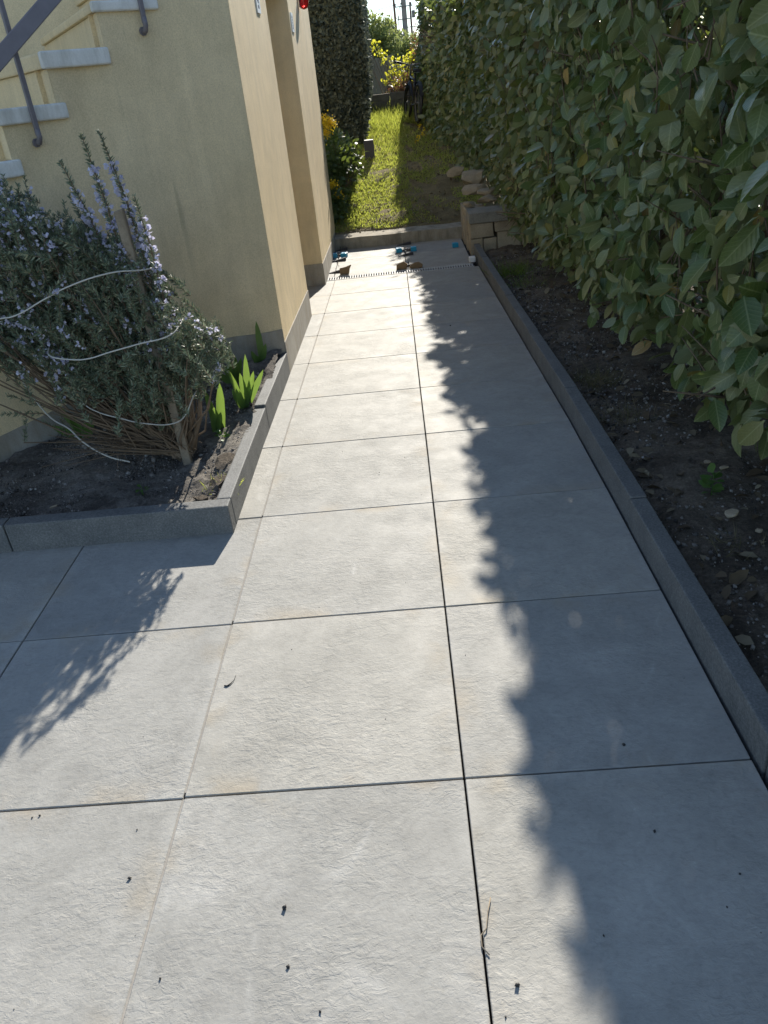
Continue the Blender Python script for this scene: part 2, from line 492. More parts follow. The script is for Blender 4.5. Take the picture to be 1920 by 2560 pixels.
M['dry_tuft'] = leaf_material('dry_grass', [(0.0, (0.09, 0.09, 0.04)), (0.6, (0.15, 0.135, 0.065)), (1.0, (0.24, 0.20, 0.11))], 0.7, 0.2, 0.25)
M['weed'] = leaf_material('weed_leaf', [(0.0, (0.055, 0.13, 0.03)), (1.0, (0.085, 0.17, 0.04))], 0.5, 0.35, 0.3, (0.25, 0.4, 0.05))
M['mahonia'] = leaf_material('shrub_leaf', [(0.0, (0.045, 0.08, 0.032)), (0.8, (0.075, 0.115, 0.048)), (1.0, (0.12, 0.15, 0.05))], 0.48, 0.3, 0.2, (0.3, 0.4, 0.05))
M['yellow_flower'] = leaf_material('yellow_petal', [(0.0, (0.68, 0.46, 0.015)), (1.0, (0.82, 0.62, 0.04))], 0.6, 0.3, 0.3)
M['yellow_leaf'] = leaf_material('yellow_green_leaf', [(0.0, (0.28, 0.33, 0.04)), (0.6, (0.42, 0.43, 0.05)), (1.0, (0.52, 0.46, 0.07))], 0.5, 0.3, 0.5, (0.85, 0.80, 0.06))
M['red_leaf'] = leaf_material('reddish_leaf', [(0.0, (0.16, 0.07, 0.04)), (0.6, (0.26, 0.12, 0.06)), (1.0, (0.30, 0.25, 0.08))], 0.5, 0.3, 0.4)
M['bush'] = leaf_material('bush_leaf', [(0.0, (0.11, 0.15, 0.055)), (0.6, (0.17, 0.205, 0.085)), (1.0, (0.25, 0.27, 0.12))], 0.6, 0.25, 0.4, (0.42, 0.48, 0.14))
M['litter'] = leaf_material('dead_leaf', [(0.0, (0.085, 0.06, 0.036)), (0.7, (0.15, 0.12, 0.08)), (1.0, (0.30, 0.26, 0.18))], 0.8, 0.2, 0.1)
M['pebble'] = leaf_material('pebble', [(0.0, (0.05, 0.045, 0.04)), (0.6, (0.20, 0.18, 0.16)), (0.92, (0.32, 0.295, 0.26)), (1.0, (0.48, 0.46, 0.42))], 0.9, 0.2, 0.0)


# ------------------------------------------------------------------ levels
BREAK, SLOPE = 2.7 * T, -0.039
DRAIN_Y0, DRAIN_Y1 = 7.19, 7.36


def pz(y):
    """height of the paving along the path"""
    if y < BREAK: return 0.0
    if y < DRAIN_Y0: return SLOPE * (y - BREAK)
    return SLOPE * (DRAIN_Y0 - BREAK)


LAND = pz(9)                                # about -0.197


def hz(x, y):
    """height of the garden ground beyond the step"""
    g = -0.035 + 0.228 * (y - 9.2)
    g = np.where(y > 13.5, 0.945 + 0.09 * (y - 13.5), g)
    g = np.where(y > 15.5, 1.125, g)
    g = np.where(y < 9.1, -0.45, g)
    return g


# ------------------------------------------------------------------ ground
def axis(fine0, fine1, step, far):
    a = list(np.arange(fine0, fine1 + 1e-6, step))
    s = step; p = fine1
    while p < far:
        s *= 1.6; p += s; a.append(p)
    s = step; p = fine0
    pre = []
    while p > -far:
        s *= 1.6; p -= s; pre.append(p)
    return np.array(pre[::-1] + a)


gx = axis(-2.5, 3.0, 0.12, 900); gy = np.array([-900, -300, -80, -20, -6, 0, 5, 9.0, 9.16] + list(np.arange(9.22, 17, 0.10)) + [18, 20, 24, 30, 45, 80, 200, 500, 1000.0])
GX, GY = np.meshgrid(gx, gy)
GZ = hz(GX, GY)
nz = 0.02 * np.sin(GX * 5.1 + 1.3 * np.sin(GY * 3.7)) * np.cos(GY * 4.3 + GX * 1.9) + 0.012 * rng.standard_normal(GX.shape)
GZ = GZ + np.where((GY > 9.3) & (GY < 17), nz, 0)
nx_, ny_ = len(gx), len(gy)
idx = np.arange(nx_ * ny_).reshape(ny_, nx_)
q = np.stack([idx[:-1, :-1], idx[:-1, 1:], idx[1:, 1:], idx[1:, :-1]], -1).reshape(-1, 4)
F = np.concatenate([q[:, [0, 1, 2]], q[:, [0, 2, 3]]])
ground = link_mesh('ground', tri_mesh('ground', np.stack([GX, GY, GZ], -1).reshape(-1, 3), F, smooth=True), M['earth'])
tag(ground, 'bare earth under the lawn, running on to the horizon', 'ground', kind='structure')

# ------------------------------------------------------------------ paving
XL, XC, XR = -0.794, 0.0, 0.786
GAP = 0.0028
bed = MB()
bed.box((-4.2, -4.2, -0.16), (0.786, BREAK, -0.024))
s0 = -0.024
zl = s0 + SLOPE * (DRAIN_Y0 - BREAK)
bed.prism([(-1.6, BREAK, -0.3), (0.786, BREAK, -0.3), (0.786, DRAIN_Y0, -0.6), (-1.6, DRAIN_Y0, -0.6)],
          [(-1.6, BREAK, s0), (0.786, BREAK, s0), (0.786, DRAIN_Y0, zl), (-1.6, DRAIN_Y0, zl)])
bed.box((-1.6, DRAIN_Y0, -0.6), (0.786, 7.21, zl - .06)); bed.box((-1.6, 7.34, -0.6), (0.786, 9.3, zl))
paving = bed.build('patio_paving', M['mortar_bed'])
tag(paving, 'large pale grey stone effect paving slabs laid in two straight columns', 'paving', kind='structure')

tile_cache = {}


def tile(x0, x1, y0, y1, name='paving_tile'):
    """one slab; ends at its joints"""
    w, l = x1 - x0 - 2 * GAP, y1 - y0 - 2 * GAP
    z0, z1 = pz(y0 + 0.001), pz(y1 - 0.001)
    cx, cy = (x0 + x1) / 2, (y0 + y1) / 2
    key = (round(w, 3), round(l, 3))
    if key not in tile_cache:
        mb = MB(); mb.box((-w / 2, -l / 2, -0.02), (w / 2, l / 2, 0.0))
        tile_cache[key] = mb.mesh('paving_tile', bevel=0.0022)
        tile_cache[key].materials.append(M['tile'])
    o = bpy.data.objects.new(name, tile_cache[key])
    o.parent = paving
    o.location = (cx, cy, (z0 + z1) / 2 + random.uniform(-0.0008, 0.0008))
    o.rotation_euler = (math.atan2(z1 - z0, y1 - y0), 0, random.uniform(-0.0008, 0.0008))
    COL.objects.link(o)
    return o


rows = [T * k for k in range(-5, 9)] + [DRAIN_Y0]
for y0, y1 in zip(rows[:-1], rows[1:]):
    if y0 < BREAK < y1 and False: pass
    tile(XL, XC, y0, y1)
    tile(XC, XR, y0, y1)
    if y0 < 0.79:
        tile(XL - T, XL, y0 - 0.004, y1 - 0.004)
        tile(XL - 2 * T, XL - T, y0 - 0.004, y1 - 0.004)
        tile(XL - 3 * T, XL - 2 * T, y0 - 0.004, y1 - 0.004)
        tile(XL - 4 * T, XL - 3 * T, y0 - 0.004, y1 - 0.004)
    elif y0 < 1.59:
        tile(XL - T, XL, y0 - 0.004, y1 - 0.004)
        tile(XL - 2 * T, XL - T, y0 - 0.004, y1 - 0.004)
        tile(XL - 3 * T, XL - 2 * T, y0 - 0.004, y1 - 0.004)
    else:
        xl = -0.915 if y0 < 5.5 else -1.25
        tile(xl, XL, y0, y1)
for y0, y1 in ((DRAIN_Y1, 8.23), (8.23, 8.90)):
    tile(-0.89, -0.815, y0, y1); tile(-0.815, XC, y0, y1); tile(XC, 0.735, y0, y1)
# the left joint is already filled
g = MB()
for y0, y1 in zip(rows[:-1], rows[1:]):
    if y0 < -3: continue
    a, b = pz(y0), pz(y1)
    ya, yb = y0 + 0.02, y1 - 0.004
    g.prism([(XL - GAP, ya, a - 0.018), (XL + GAP, ya, a - 0.018), (XL + GAP, yb, b - 0.018), (XL - GAP, yb, b - 0.018)],
            [(XL - GAP, ya, a - 0.003), (XL + GAP, ya, a - 0.003), (XL + GAP, yb, b - 0.003), (XL - GAP, yb, b - 0.003)])
g.build('grout_joint', M['grout'], paving)

# ------------------------------------------------------------------ kerbs
planter_kerb = empty('planter_kerb', (-0.9, 1.47, 0), 'dark grey granite kerb round the rosemary bed on the left', 'kerb')


def kerb_stone(parent, p0, p1, th, z_base0, z_base1, h, side):
    """p0->p1 is the face line; side +1 puts the thickness to the left of the direction"""
    p0, p1 = np.array(p0, float), np.array(p1, float)
    d = (p1 - p0) / np.linalg.norm(p1 - p0); n = np.array([-d[1], d[0]]) * side * th
    off = np.array(parent.location)[:2]
    a, b, c, e = p0 - off, p1 - off, p1 + n - off, p0 + n - off
    L = np.linalg.norm(p1 - p0)
    z0, z1 = z_base0 - parent.location[2], z_base1 - parent.location[2]
    mb = MB()
    base = [(*a, z0 - .12), (*b, z1 - .12), (*c, z1 - .12), (*e, z0 - .12)]
    top = [(*a, z0 + h), (*b, z1 + h), (*c, z1 + h), (*e, z0 + h)]
    if side < 0: base, top = base[::-1], top[::-1]
    mb.prism(base, top)
    return mb.build('kerb_stone', M['kerb'], parent, bevel=0.006, seg=2)


kerb_stone(planter_kerb, (-1.92, 1.472), (-0.903, 1.472), 0.075, 0, 0, 0.14, 1)
kerb_stone(planter_kerb, (-3.3, 1.472), (-1.926, 1.472), 0.075, 0, 0, 0.14, 1)
kerb_stone(planter_kerb, (-0.903, 1.551), (-0.903, 2.69), 0.066, 0, pz(2.69), 0.14, 1)
kerb_stone(planter_kerb, (-0.903, 2.695), (-0.906, 3.792), 0.066, pz(2.69), pz(3.79), 0.155, 1)

border_kerb = empty('border_kerb', (0.79, 1.27, 0), 'long dark grey kerb along the right side of the path below the laurel hedge', 'kerb')
ky = [-4.0, -2.69, -1.37, -0.046, 1.268, 2.585, 3.86, 5.05, 6.25, 7.0, 7.76]
for a, b in zip(ky[:-1], ky[1:]):
    jx = random.uniform(-0.002, 0.002)
    kerb_stone(border_kerb, (0.795 + jx, a + 0.003), (0.795 + jx + random.uniform(-.004, .004), b - 0.003), 0.068, pz(a), pz(b), 0.125 + random.uniform(-.003, .003), -1)


# ------------------------------------------------------------------ beds
def soil_patch(name, x0, x1, y0, y1, step, zf, mat, inside, label, cat):
    xs = np.arange(x0, x1 + 1e-6, step); ys = np.arange(y0, y1 + 1e-6, step)
    X, Y = np.meshgrid(xs, ys)
    X = X + rng.uniform(-.3, .3, X.shape) * step; Y = Y + rng.uniform(-.3, .3, Y.shape) * step
    lump = np.zeros_like(X)
    for k, a in ((3, .020), (7, .012), (16, .008), (33, .006)):
        ph = rng.uniform(0, 6.28, 4)
        lump += a * np.sin(k * X + ph[0] + 1.7 * np.sin(k * .7 * Y + ph[1])) * np.sin(k * Y + ph[2] + 1.3 * np.sin(k * .8 * X + ph[3]))
    lump += rng.standard_normal(X.shape) * 0.0035
    Z = zf(X, Y) + lump
    idx = np.arange(X.size).reshape(X.shape)
    q = np.stack([idx[:-1, :-1], idx[:-1, 1:], idx[1:, 1:], idx[1:, :-1]], -1).reshape(-1, 4)
    V = np.stack([X, Y, Z], -1).reshape(-1, 3)
    keep = inside(V[q].mean(1))
    q = q[keep]
    F = np.concatenate([q[:, [0, 1, 2]], q[:, [0, 2, 3]]])
    o = link_mesh(name, tri_mesh(name, V, F, smooth=True), mat)
    return tag(o, label, cat, kind='structure')


WALL = np.array([(-.913, 3.8), (-1.23, 3.6), (-1.68, 3.2), (-2.1, 2.66), (-2.3, 2.36), (-2.75, 1.62), (-3.3, 0.9)])


def bedz(x, y):
    return 0.085 + 0.02 * np.clip((y - 2.2), -1, 1) + 0.025 * np.exp(-((x + .98) / .08) ** 2)


soil_patch('planting_bed', -3.2, -0.93, 1.51, 3.85, 0.022, bedz, M['soil'], lambda c: (c[:, 0] < -0.94) | (c[:, 1] > 0),
           'dark crumbly soil of the rosemary bed', 'soil')


def borderz(x, y):
    return np.array([[pz(b) for b in r] for r in y]) + 0.035 + 0.05 * np.clip(x - 1.0, 0, 1) - 0.05 * np.exp(-((x - .865) / .05) ** 2)


soil_patch('hedge_border', 0.862, 2.6, -2.5, 7.78, 0.03, borderz, M['soil2'], lambda c: c[:, 0] > 0,
           'dark leaf strewn soil strip below the laurel hedge', 'soil')

# ------------------------------------------------------------------ house
PLS = np.concatenate([[0], np.cumsum(np.linalg.norm(np.diff(WALL, axis=0), axis=1))])


def wall_at(s):
    i = int(np.clip(np.searchsorted(PLS, s) - 1, 0, len(WALL) - 2))
    t = (s - PLS[i]) / (PLS[i + 1] - PLS[i])
    p = WALL[i] + t * (WALL[i + 1] - WALL[i])
    # smoothed heading
    a = np.array([WALL[min(len(WALL) - 1, k + 1)] - WALL[max(0, k)] for k in (i, min(i + 1, len(WALL) - 2))])
    e = a[0] / np.linalg.norm(a[0])
    n = np.array([-e[1], e[0]])            # outward, to the garden
    if n[1] > 0: n = -n
    return p, e, n


house = empty('house', (-0.913, 3.8, 0), 'cream rendered house wall with a grey plinth beside the path', 'house')
HO = np.array([-0.913, 3.8, 0.0])
# stair layout along the wall: right end, left end, top
STEP_S = [(0.43, 0.815), (0.775, 1.17), (1.095, 1.50), (1.435, 1.84), (1.77, 2.18), (2.1, 2.5), (2.43, 2.85)]
STEP_Z = [(2.150, 2.200), (1.912, 1.992), (1.682, 1.757), (1.447, 1.527), (1.21, 1.29), (0.975, 1.05), (0.74, 0.815)]
STEP_S = [(0.10, 0.475)] + STEP_S
STEP_Z = [(2.385, 2.465)] + STEP_Z


def wall_top(s):
    for (a, b), (z0, z1) in zip(STEP_S, STEP_Z):
        if s < b - 0.035: return z0
    return STEP_Z[-1][0] - 0.2


ss = sorted(set(list(np.arange(0, PLS[-1], 0.04)) + [b - 0.035 for a, b in STEP_S]))


def wall_strip(z0f, z1f, off, mat, name, s0=0.0, s1=None):
    mb = MB(); s1 = s1 or PLS[-1]
    cut = [s for s in ss if s0 <= s <= s1]
    for a, b in zip(cut[:-1], cut[1:]):
        pa, ea, na = wall_at(a + 1e-6); pb, eb, nb = wall_at(b - 1e-6)
        A = pa + na * off - HO[:2]; B = pb + nb * off - HO[:2]
        A2 = pa - na * 0.12 - HO[:2]; B2 = pb - nb * 0.12 - HO[:2]
        m = (a + b) / 2
        za0, za1 = z0f(a), z1f(m)
        zb0, zb1 = z0f(b), z1f(m)
        if callable(getattr(z1f, 'slope', None)): za1, zb1 = z1f.slope(a), z1f.slope(b)
        mb.add([(*A, za0), (*B, zb0), (*B, zb1), (*A, za1), (*A2, za1), (*B2, zb1), (*A2, za0), (*B2, zb0)],
               [(1, 0, 3, 2), (2, 3, 4, 5), (6, 7, 5, 4)])
    return mb.build(name, mat, house)


wall_strip(lambda s: -0.4, wall_top, 0.0, M['stucco'], 'front_wall')


def plz(s):
    return 0.255 + 0.018 * math.sin(s * 1.9) - 0.012 * s + 0.03 * math.exp(-((s - .42) / .2) ** 2) - 0.0


plz.slope = plz
wall_strip(lambda s: -0.4, plz, 0.006, M['plinth'], 'plinth')


def hbox(name, lo, hi, mat, bevel=0.0):
    mb = MB(); mb.box(tuple(np.array(lo) - HO), tuple(np.array(hi) - HO))
    return mb.build(name, mat, house, bevel=bevel)


# first block: side wall along the path, then the recess, then the taller second block
hbox('side_wall', (-1.12, 3.81, -0.5), (-0.913, 5.55, 2.46), M['stucco'])
hbox('recess_wall', (-1.75, 5.552, -0.5), (-1.55, 6.998, 4.8), M['stucco'])
hbox('side_wall', (-3.5, 7.0, -0.6), (-0.89, 9.34, 4.8), M['stucco'])
hbox('rear_wall', (-9.0, 5.552, -0.5), (-1.752, 5.70, 5.0), M['stucco'])
hbox('landing_wall', (-1.9, 5.30, -0.5), (-1.123, 5.548, 2.46), M['stucco'])
hbox('landing_slab', (-1.95, 3.9, 2.463), (-0.885, 6.99, 2.60), M['tread'])


def plinth_prism(pts_side, name):
    """grey plinth on a wall that faces the path: list of (x, y, ztop)"""
    mb = MB()
    (x0, y0, z0), (x1, y1, z1) = pts_side
    o = HO
    th = 0.007
    base = [(x0, y0, -0.5), (x0 + th, y0, -0.5), (x1 + th, y1, -0.5), (x1, y1, -0.5)]
    top = [(x0, y0, z0), (x0 + th, y0, z0), (x1 + th, y1, z1), (x1, y1, z1)]
    mb.prism([np.array(p) - o for p in base], [np.array(p) - o for p in top])
    return mb.build(name, M['plinth'], house)


plinth_prism([(-0.913, 3.79, 0.165), (-0.913, 5.552, 0.105)], 'plinth')
plinth_prism([(-0.89, 6.993, 0.033), (-0.89, 9.342, -0.03)], 'plinth')
hbox('plinth', (-1.5, 6.992, -0.5), (-0.8835, 6.9995, 0.035), M['plinth'])


def vent(y0, y1, z0, z1, x, n):
    mb = MB()
    mb.box((x, y0, z0), (x + .008, y0 + .048, z1)); mb.box((x, y1 - .048, z0), (x + .008, y1, z1))
    mb.box((x, y0 + .048, z0), (x + .008, y1 - .048, z0 + .028)); mb.box((x, y0 + .048, z1 - .02), (x + .008, y1 - .048, z1))
    h = (z1 - z0 - .048) / n
    for k in range(n):
        mb.box((x, y0 + .048, z0 + .028 + k * h + h * .62), (x + .006, y1 - .048, z0 + .028 + (k + 1) * h))
    mb.v = [tuple(np.array(p) - HO) for p in mb.v]
    v = mb.build('vent_grille', M['white_plastic'], house)
    b = MB(); b.box((x - .002, y0 + .046, z0 + .026), (x + .004, y1 - .046, z1 - .018)); b.v = [tuple(np.array(p) - HO) for p in b.v]
    b.build('vent_dark_backing', M['black'], v)  # black panel stands in for the darkness inside the vent holes
    return v


vent(4.975, 5.145, 2.183, 2.37, -0.913, 4)
vent(7.09, 7.265, 2.148, 2.308, -0.89, 5)

lampo = empty('wall_lamp', (-0.838, 8.15, 2.395), 'red glass wall lamp high on the far cream wall', 'lamp')
mb = MB()
for k, (r, z) in enumerate([(0.02, 0), (.055, .015), (.075, .05), (.08, .10), (.06, .15), (.03, .17)]):
    pass
prof = [(0.004, -0.01), (.05, 0.005), (.068, .05), (.072, .11), (.055, .16), (.03, .18)]
seg = 14
vs = []; fs = []
for r, z in prof:
    for k in range(seg):
        t = 2 * math.pi * k / seg; vs.append((r * math.cos(t) * .9 + z * .15, r * math.sin(t) * 1.5, z))
for i in range(len(prof) - 1):
    for k in range(seg): fs.append((i * seg + k, i * seg + (k + 1) % seg, (i + 1) * seg + (k + 1) % seg, (i + 1) * seg + k))
mb.add(vs, fs); mb.build('glass_shade', M['red'], lampo, smooth=True)
mb = MB(); mb.box((-.055, -.05, .02), (-.042, .05, .2)); mb.tube([(-.05, 0, .17), (0.02, 0, .2), (.03, 0, .17)], .012)
mb.build('bracket', M['pole_steel'], lampo)
lampo.scale = (.8, .8, .8)

# ------------------------------------------------------------------ outside stair and railing
stair = empty('outside_staircase', (-1.5, 3.3, 1.4), 'outside stair with pale stone treads rising along the cream wall', 'staircase')
SO = np.array([-1.5, 3.3, 1.4])
for k, ((a, b), (z0, z1)) in enumerate(zip(STEP_S, STEP_Z)):
    pa, ea, na = wall_at(a); pb, eb, nb = wall_at(b)
    out = 0.028
    dep = 2.2
    A = pa + na * out; B = pb + nb * out; bb = -nb
    back = np.array([-nb[0] * math.cos(.16) - -nb[1] * math.sin(-.16) * -1, 0.0])
    back = nrm(-nb + np.array([.17, .17])); backa = nrm(-na + np.array([.17, .17]))
    e1 = .05
    base = [(*A, z0), (*(A + backa * e1), z0), (*(B + back * e1), z0), (*B, z0)]
    top = [(*p[:2], z1) for p in base]
    # slightly rounded, weathered edge
    mb = MB(); mb.prism([np.array(p) - SO for p in base], [np.array(p) - SO for p in top])
    mb.build('step_tread', M['tread'], stair, bevel=0.014, seg=3)
    base = [(*(A + backa * (e1 - .004)), z0 + .002), (*(A + backa * dep), z0 + .002), (*(B + back * dep), z0 + .002), (*(B + back * (e1 - .004)), z0 + .002)]
    top = [(*p[:2], z1 - .003) for p in base]
    mb = MB(); mb.prism([np.array(p) - SO for p in base], [np.array(p) - SO for p in top])
    mb.build('rendered_nosing', M['stucco'], stair, bevel=0.012, seg=2)
    # riser below the nosing
    zr = STEP_Z[k + 1][1] if k + 1 < len(STEP_Z) else z0 - 0.17
    r0 = wall_at(b - 0.0325); r1 = wall_at(b - 0.10)
    C = r0[0] - r0[2] * 0.001; D = r1[0] - r1[2] * 0.004
    base = [(*C, zr), (*(C + back * dep), zr), (*(D + back * dep), zr), (*D, zr)]
    top = [(*p[:2], z0) for p in base]
    mb = MB(); mb.prism([np.array(p) - SO for p in base], [np.array(p) - SO for p in top])
    mb.build('riser', M['stucco'], stair)

rail = empty('stair_railing', (-1.6, 3.1, 1.6), 'dark grey iron stair railing bolted to the cream stair wall', 'railing')
RO = np.array([-1.6, 3.1, 1.6])


def flat_bar(p0, p1, w, t, nrm_xy):
    """flat bar of width w, thickness t (along nrm_xy)"""
    p0, p1 = np.array(p0, float), np.array(p1, float)
    d = (p1 - p0) / np.linalg.norm(p1 - p0); n = np.array([*nrm_xy, 0.0]); n /= np.linalg.norm(n)
    s = np.cross(d, n); s /= np.linalg.norm(s)
    mb = MB()
    q = lambda p: [p + s * w / 2 + n * t / 2, p - s * w / 2 + n * t / 2, p - s * w / 2 - n * t / 2, p + s * w / 2 - n * t / 2]
    mb.prism([x - RO for x in q(p0)], [x - RO for x in q(p1)])
    return mb


for (sx, z0, z1) in ((1.315, 1.60, 2.75), (0.545, 2.065, 3.2)):
    p, e, n = wall_at(sx)
    b = p + n * 0.05
    mb = flat_bar((*b, z0 + .02), (*b, z1), 0.026, 0.018, n)
    post = mb.build('post', M['iron'], rail, bevel=0.003)
    mb = MB()
    pts = [(*(b + n * 0.0), z0 + .05), (*(b + n * 0.004), z0 + .012), (*(b - n * 0.012), z0 - .012), (*(b - n * 0.045), z0 - .012)]
    mb.tube([np.array(q_) - RO for q_ in pts], 0.0145, 8); mb.build('foot', M['iron'], post, smooth=True)
    mb = MB(); mb.tube([np.array((*(p + n * .004), z0 - .012)) - RO, np.array((*(p + n * .016), z0 - .012)) - RO], 0.022, 8); mb.build('wall_rosette', M['iron'], post)
p1, e1, n1 = wall_at(1.75); p2, e2, n2 = wall_at(0.35)
A = (*(np.array([-2.44, 2.0])), 1.36)
fl = flat_bar((-2.05, 2.47, 1.75), (-1.30, 3.42, 2.56), 0.072, 0.022, n2)
fl.build('handrail', M['iron'], rail, bevel=0.004)

# ------------------------------------------------------------------ concrete step, retaining wall
step = empty('concrete_step', (0, 8.9, LAND), 'worn concrete step up from the path to the lawn', 'step')
mb = MB()
xs = np.linspace(-0.99, 0.775, 9)
for a, b in zip(xs[:-1], xs[1:]):
    ya, yb = 8.90 + .01 * math.sin(a * 7), 8.90 + .01 * math.sin(b * 7)
    za, zb = -0.062 - LAND + .004 * math.sin(a * 9), -0.062 - LAND + .004 * math.sin(b * 9)
    mb.prism([(a, ya - 8.9, -.15), (b, yb - 8.9, -.15), (b, .33, -.15), (a, .33, -.15)],
             [(a, ya - 8.9, za), (b, yb - 8.9, zb), (b, .33, zb + .02), (a, .33, za + .02)])
me = mb.mesh('sill')
import bmesh
bm = bmesh.new(); bm.from_mesh(me); bmesh.ops.remove_doubles(bm, verts=bm.verts[:], dist=1e-4)
inner = [f for f in bm.faces if all(len(e.link_faces) > 2 for e in f.edges if abs(e.verts[0].co.x - e.verts[1].co.x) < 1e-4) and max(v.co.x for v in f.verts) - min(v.co.x for v in f.verts) < 1e-4 and -0.98 < f.calc_center_median().x < 0.77]
bmesh.ops.delete(bm, geom=inner, context='FACES'); bm.to_mesh(me); bm.free()
link_mesh('sill', me, M['old_concrete'], step)


def rock(name, center, size, mat, parent=None, seed=0, flat=1.0, rough=0.22):
    r = np.random.default_rng(seed)
    bm = bmesh.new(); bmesh.ops.create_icosphere(bm, subdivisions=2, radius=0.5)
    planes = [(nrm(r.standard_normal(3)), r.uniform(.22, .40)) for _ in range(12)]
    planes += [(np.array([0, 0, 1.0]), .22), (np.array([0, 0, -1.0]), .25)]
    for v in bm.verts:
        p = np.array(v.co)
        for n, d in planes:
            k = p @ n - d
            if k > 0: p = p - n * k * 0.97
        p = p * (1 + r.uniform(-rough, rough) * .18)
        v.co = Vector(p * np.array(size))
    me = bpy.data.meshes.new(name); bm.to_mesh(me); bm.free()
    return link_mesh(name, me, mat, parent, center)


retw = empty('retaining_wall', (0.76, 7.8, -0.2), 'low retaining wall of rough stones under a grey concrete cap, right of the step', 'wall')
WO = np.array([0.76, 7.8, -0.2])


def rblock(name, lo, hi, mat, jit=0.006, bevel=0.008):
    mb = MB(); mb.box(tuple(np.array(lo) - WO), tuple(np.array(hi) - WO))
    mb.v = [tuple(np.array(p) + rng.uniform(-jit, jit, 3)) for p in mb.v]
    return mb.build(name, mat, retw, bevel=bevel, seg=2)


rblock('cap_stone', (0.752, 7.79, 0.145), (2.3, 8.20, 0.255), M['cap'], 0.003)
rblock('wall_stone', (0.765, 7.81, -0.02), (1.03, 8.15, 0.138), M['stone'])
rblock('wall_stone', (1.045, 7.82, 0.03), (1.42, 8.15, 0.14), M['stone'])
rblock('wall_stone', (1.43, 7.82, 0.0), (2.2, 8.15, 0.14), M['stone'])
rblock('wall_stone', (0.765, 7.815, -0.24), (0.90, 8.15, -0.028), M['stone'])
rblock('wall_stone', (0.91, 7.815, -0.24), (1.06, 8.15, -0.03), M['stone'])
rblock('wall_stone', (1.07, 7.825, -0.24), (1.34, 8.15, 0.02), M['stone'])
rblock('wall_stone', (1.35, 7.825, -0.24), (2.2, 8.15, -0.012), M['stone'])
rblock('wall_stone', (0.758, 8.16, -0.25), (0.95, 8.56, 0.14), M['stone'])
rblock('wall_stone', (0.756, 8.57, -0.25), (0.95, 9.05, 0.20), M['stone'])
rblock('cap_stone', (0.754, 8.21, 0.148), (1.0, 8.62, 0.235), M['stone'])
# earth packed behind the wall
mb = MB(); mb.prism([(0.96, 8.16, -.3), (3.0, 8.16, -.3), (3.0, 9.4, -.3), (0.86, 9.4, -.3)], [(0.96, 8.16, .2), (3.0, 8.16, .2), (3.0, 9.4, .16), (0.86, 9.4, .08)])
mb.v = [tuple(np.array(p) - WO) for p in mb.v]
mb.build('earth_fill', M['earth'], retw)

rocks = [((1.03, 8.42, .30), (.26, .22, .13), 'flat tan rock nearest the cap of the retaining wall'),
         ((1.12, 8.85, .32), (.34, .26, .14), 'yellowish flat rock behind the first rock on the retaining wall'),
         ((0.95, 9.12, .34), (.26, .24, .20), 'squat pinkish rock at the lawn edge below the angular rock'),
         ((0.95, 9.55, .42), (.34, .34, .30), 'large angular rock with a hollow top at the lawn edge'),
         ((0.84, 10.55, .42), (.32, .22, .20), 'pale rock farthest up the lawn under the hedge'),
         ((1.42, 8.5, .29), (.28, .22, .14), 'mossy rock half hidden by laurel leaves'),
         ((0.82, 8.35, .275), (.14, .16, .09), 'small pinkish stone on the corner of the retaining wall')]
for i, (c, s, lab) in enumerate(rocks):
    tag(rock('rock', c, tuple(1.25 * q_ for q_ in s), M['stone'], None, 40 + i), lab, 'rock', 'rocks along the top of the retaining wall')

# ------------------------------------------------------------------ drain
drain = empty('drain_channel', (-0.05, 7.275, LAND), 'slotted pale metal drain across the path at the foot of the landing', 'drain')
x0, x1 = -0.835, 0.79
mb = MB(); W = DRAIN_Y1 - DRAIN_Y0
mb.box((x0, -W / 2 + .004, -.08), (x1, -W / 2 + .014, -.004)); mb.box((x0, W / 2 - .014, -.08), (x1, W / 2 - .004, -.004)); mb.box((x0, -W / 2 + .014, -.08), (x1, W / 2 - .014, -.07))
mb.build('channel', M['black'], drain)
mb = MB()
mb.box((x0, -W / 2 + .014, -.012), (x1, -W / 2 + .028, .002)); mb.box((x0, W / 2 - .028, -.012), (x1, W / 2 - .014, .002))
k = x0 + .006
while k < x1 - .01:
    mb.box((k, -W / 2 + .028, -.010), (k + .0125, W / 2 - .028, .002)); k += .0275
mb.build('slotted_grate', M['galv'], drain)
mb = MB(); mb.box((x0 - .05, -W / 2 + .01, -.03), (x0 - .004, W / 2 - .01, .012)); mb.build('end_cap', M['black'], drain, bevel=.006)
mb = MB(); mb.box((x1 - .065, W / 2 - .028, .004), (x1 + .002, W / 2 + .05, .05))

wb = MB(); wb.box((-.035, -.045, 0), (.035, .045, .055)); tag(wb.build('white_block', M['white_plastic'], None, bevel=.006, loc=(.737, 7.40, LAND + .006)), 'white plastic block at the right end of the slotted drain', 'block')
# levelling wedges, cubes and scraps on the landing


def cube_thing(x, y, label, rz):
    mb = MB(); a = .035
    mb.box((-a, -a, 0), (a, a, .052))
    o = mb.build('spacer_cube', M['blue'], None, bevel=.005, seg=2, loc=(x, y, LAND + .001))
    o.rotation_euler[2] = rz
    r = MB(); r.tube([(0, 0, .0515), (0, 0, .0555)], .012, 10); r.build('stud', M['blue'], o)
    return tag(o, label, 'spacer', 'blue spacer cubes on the landing')


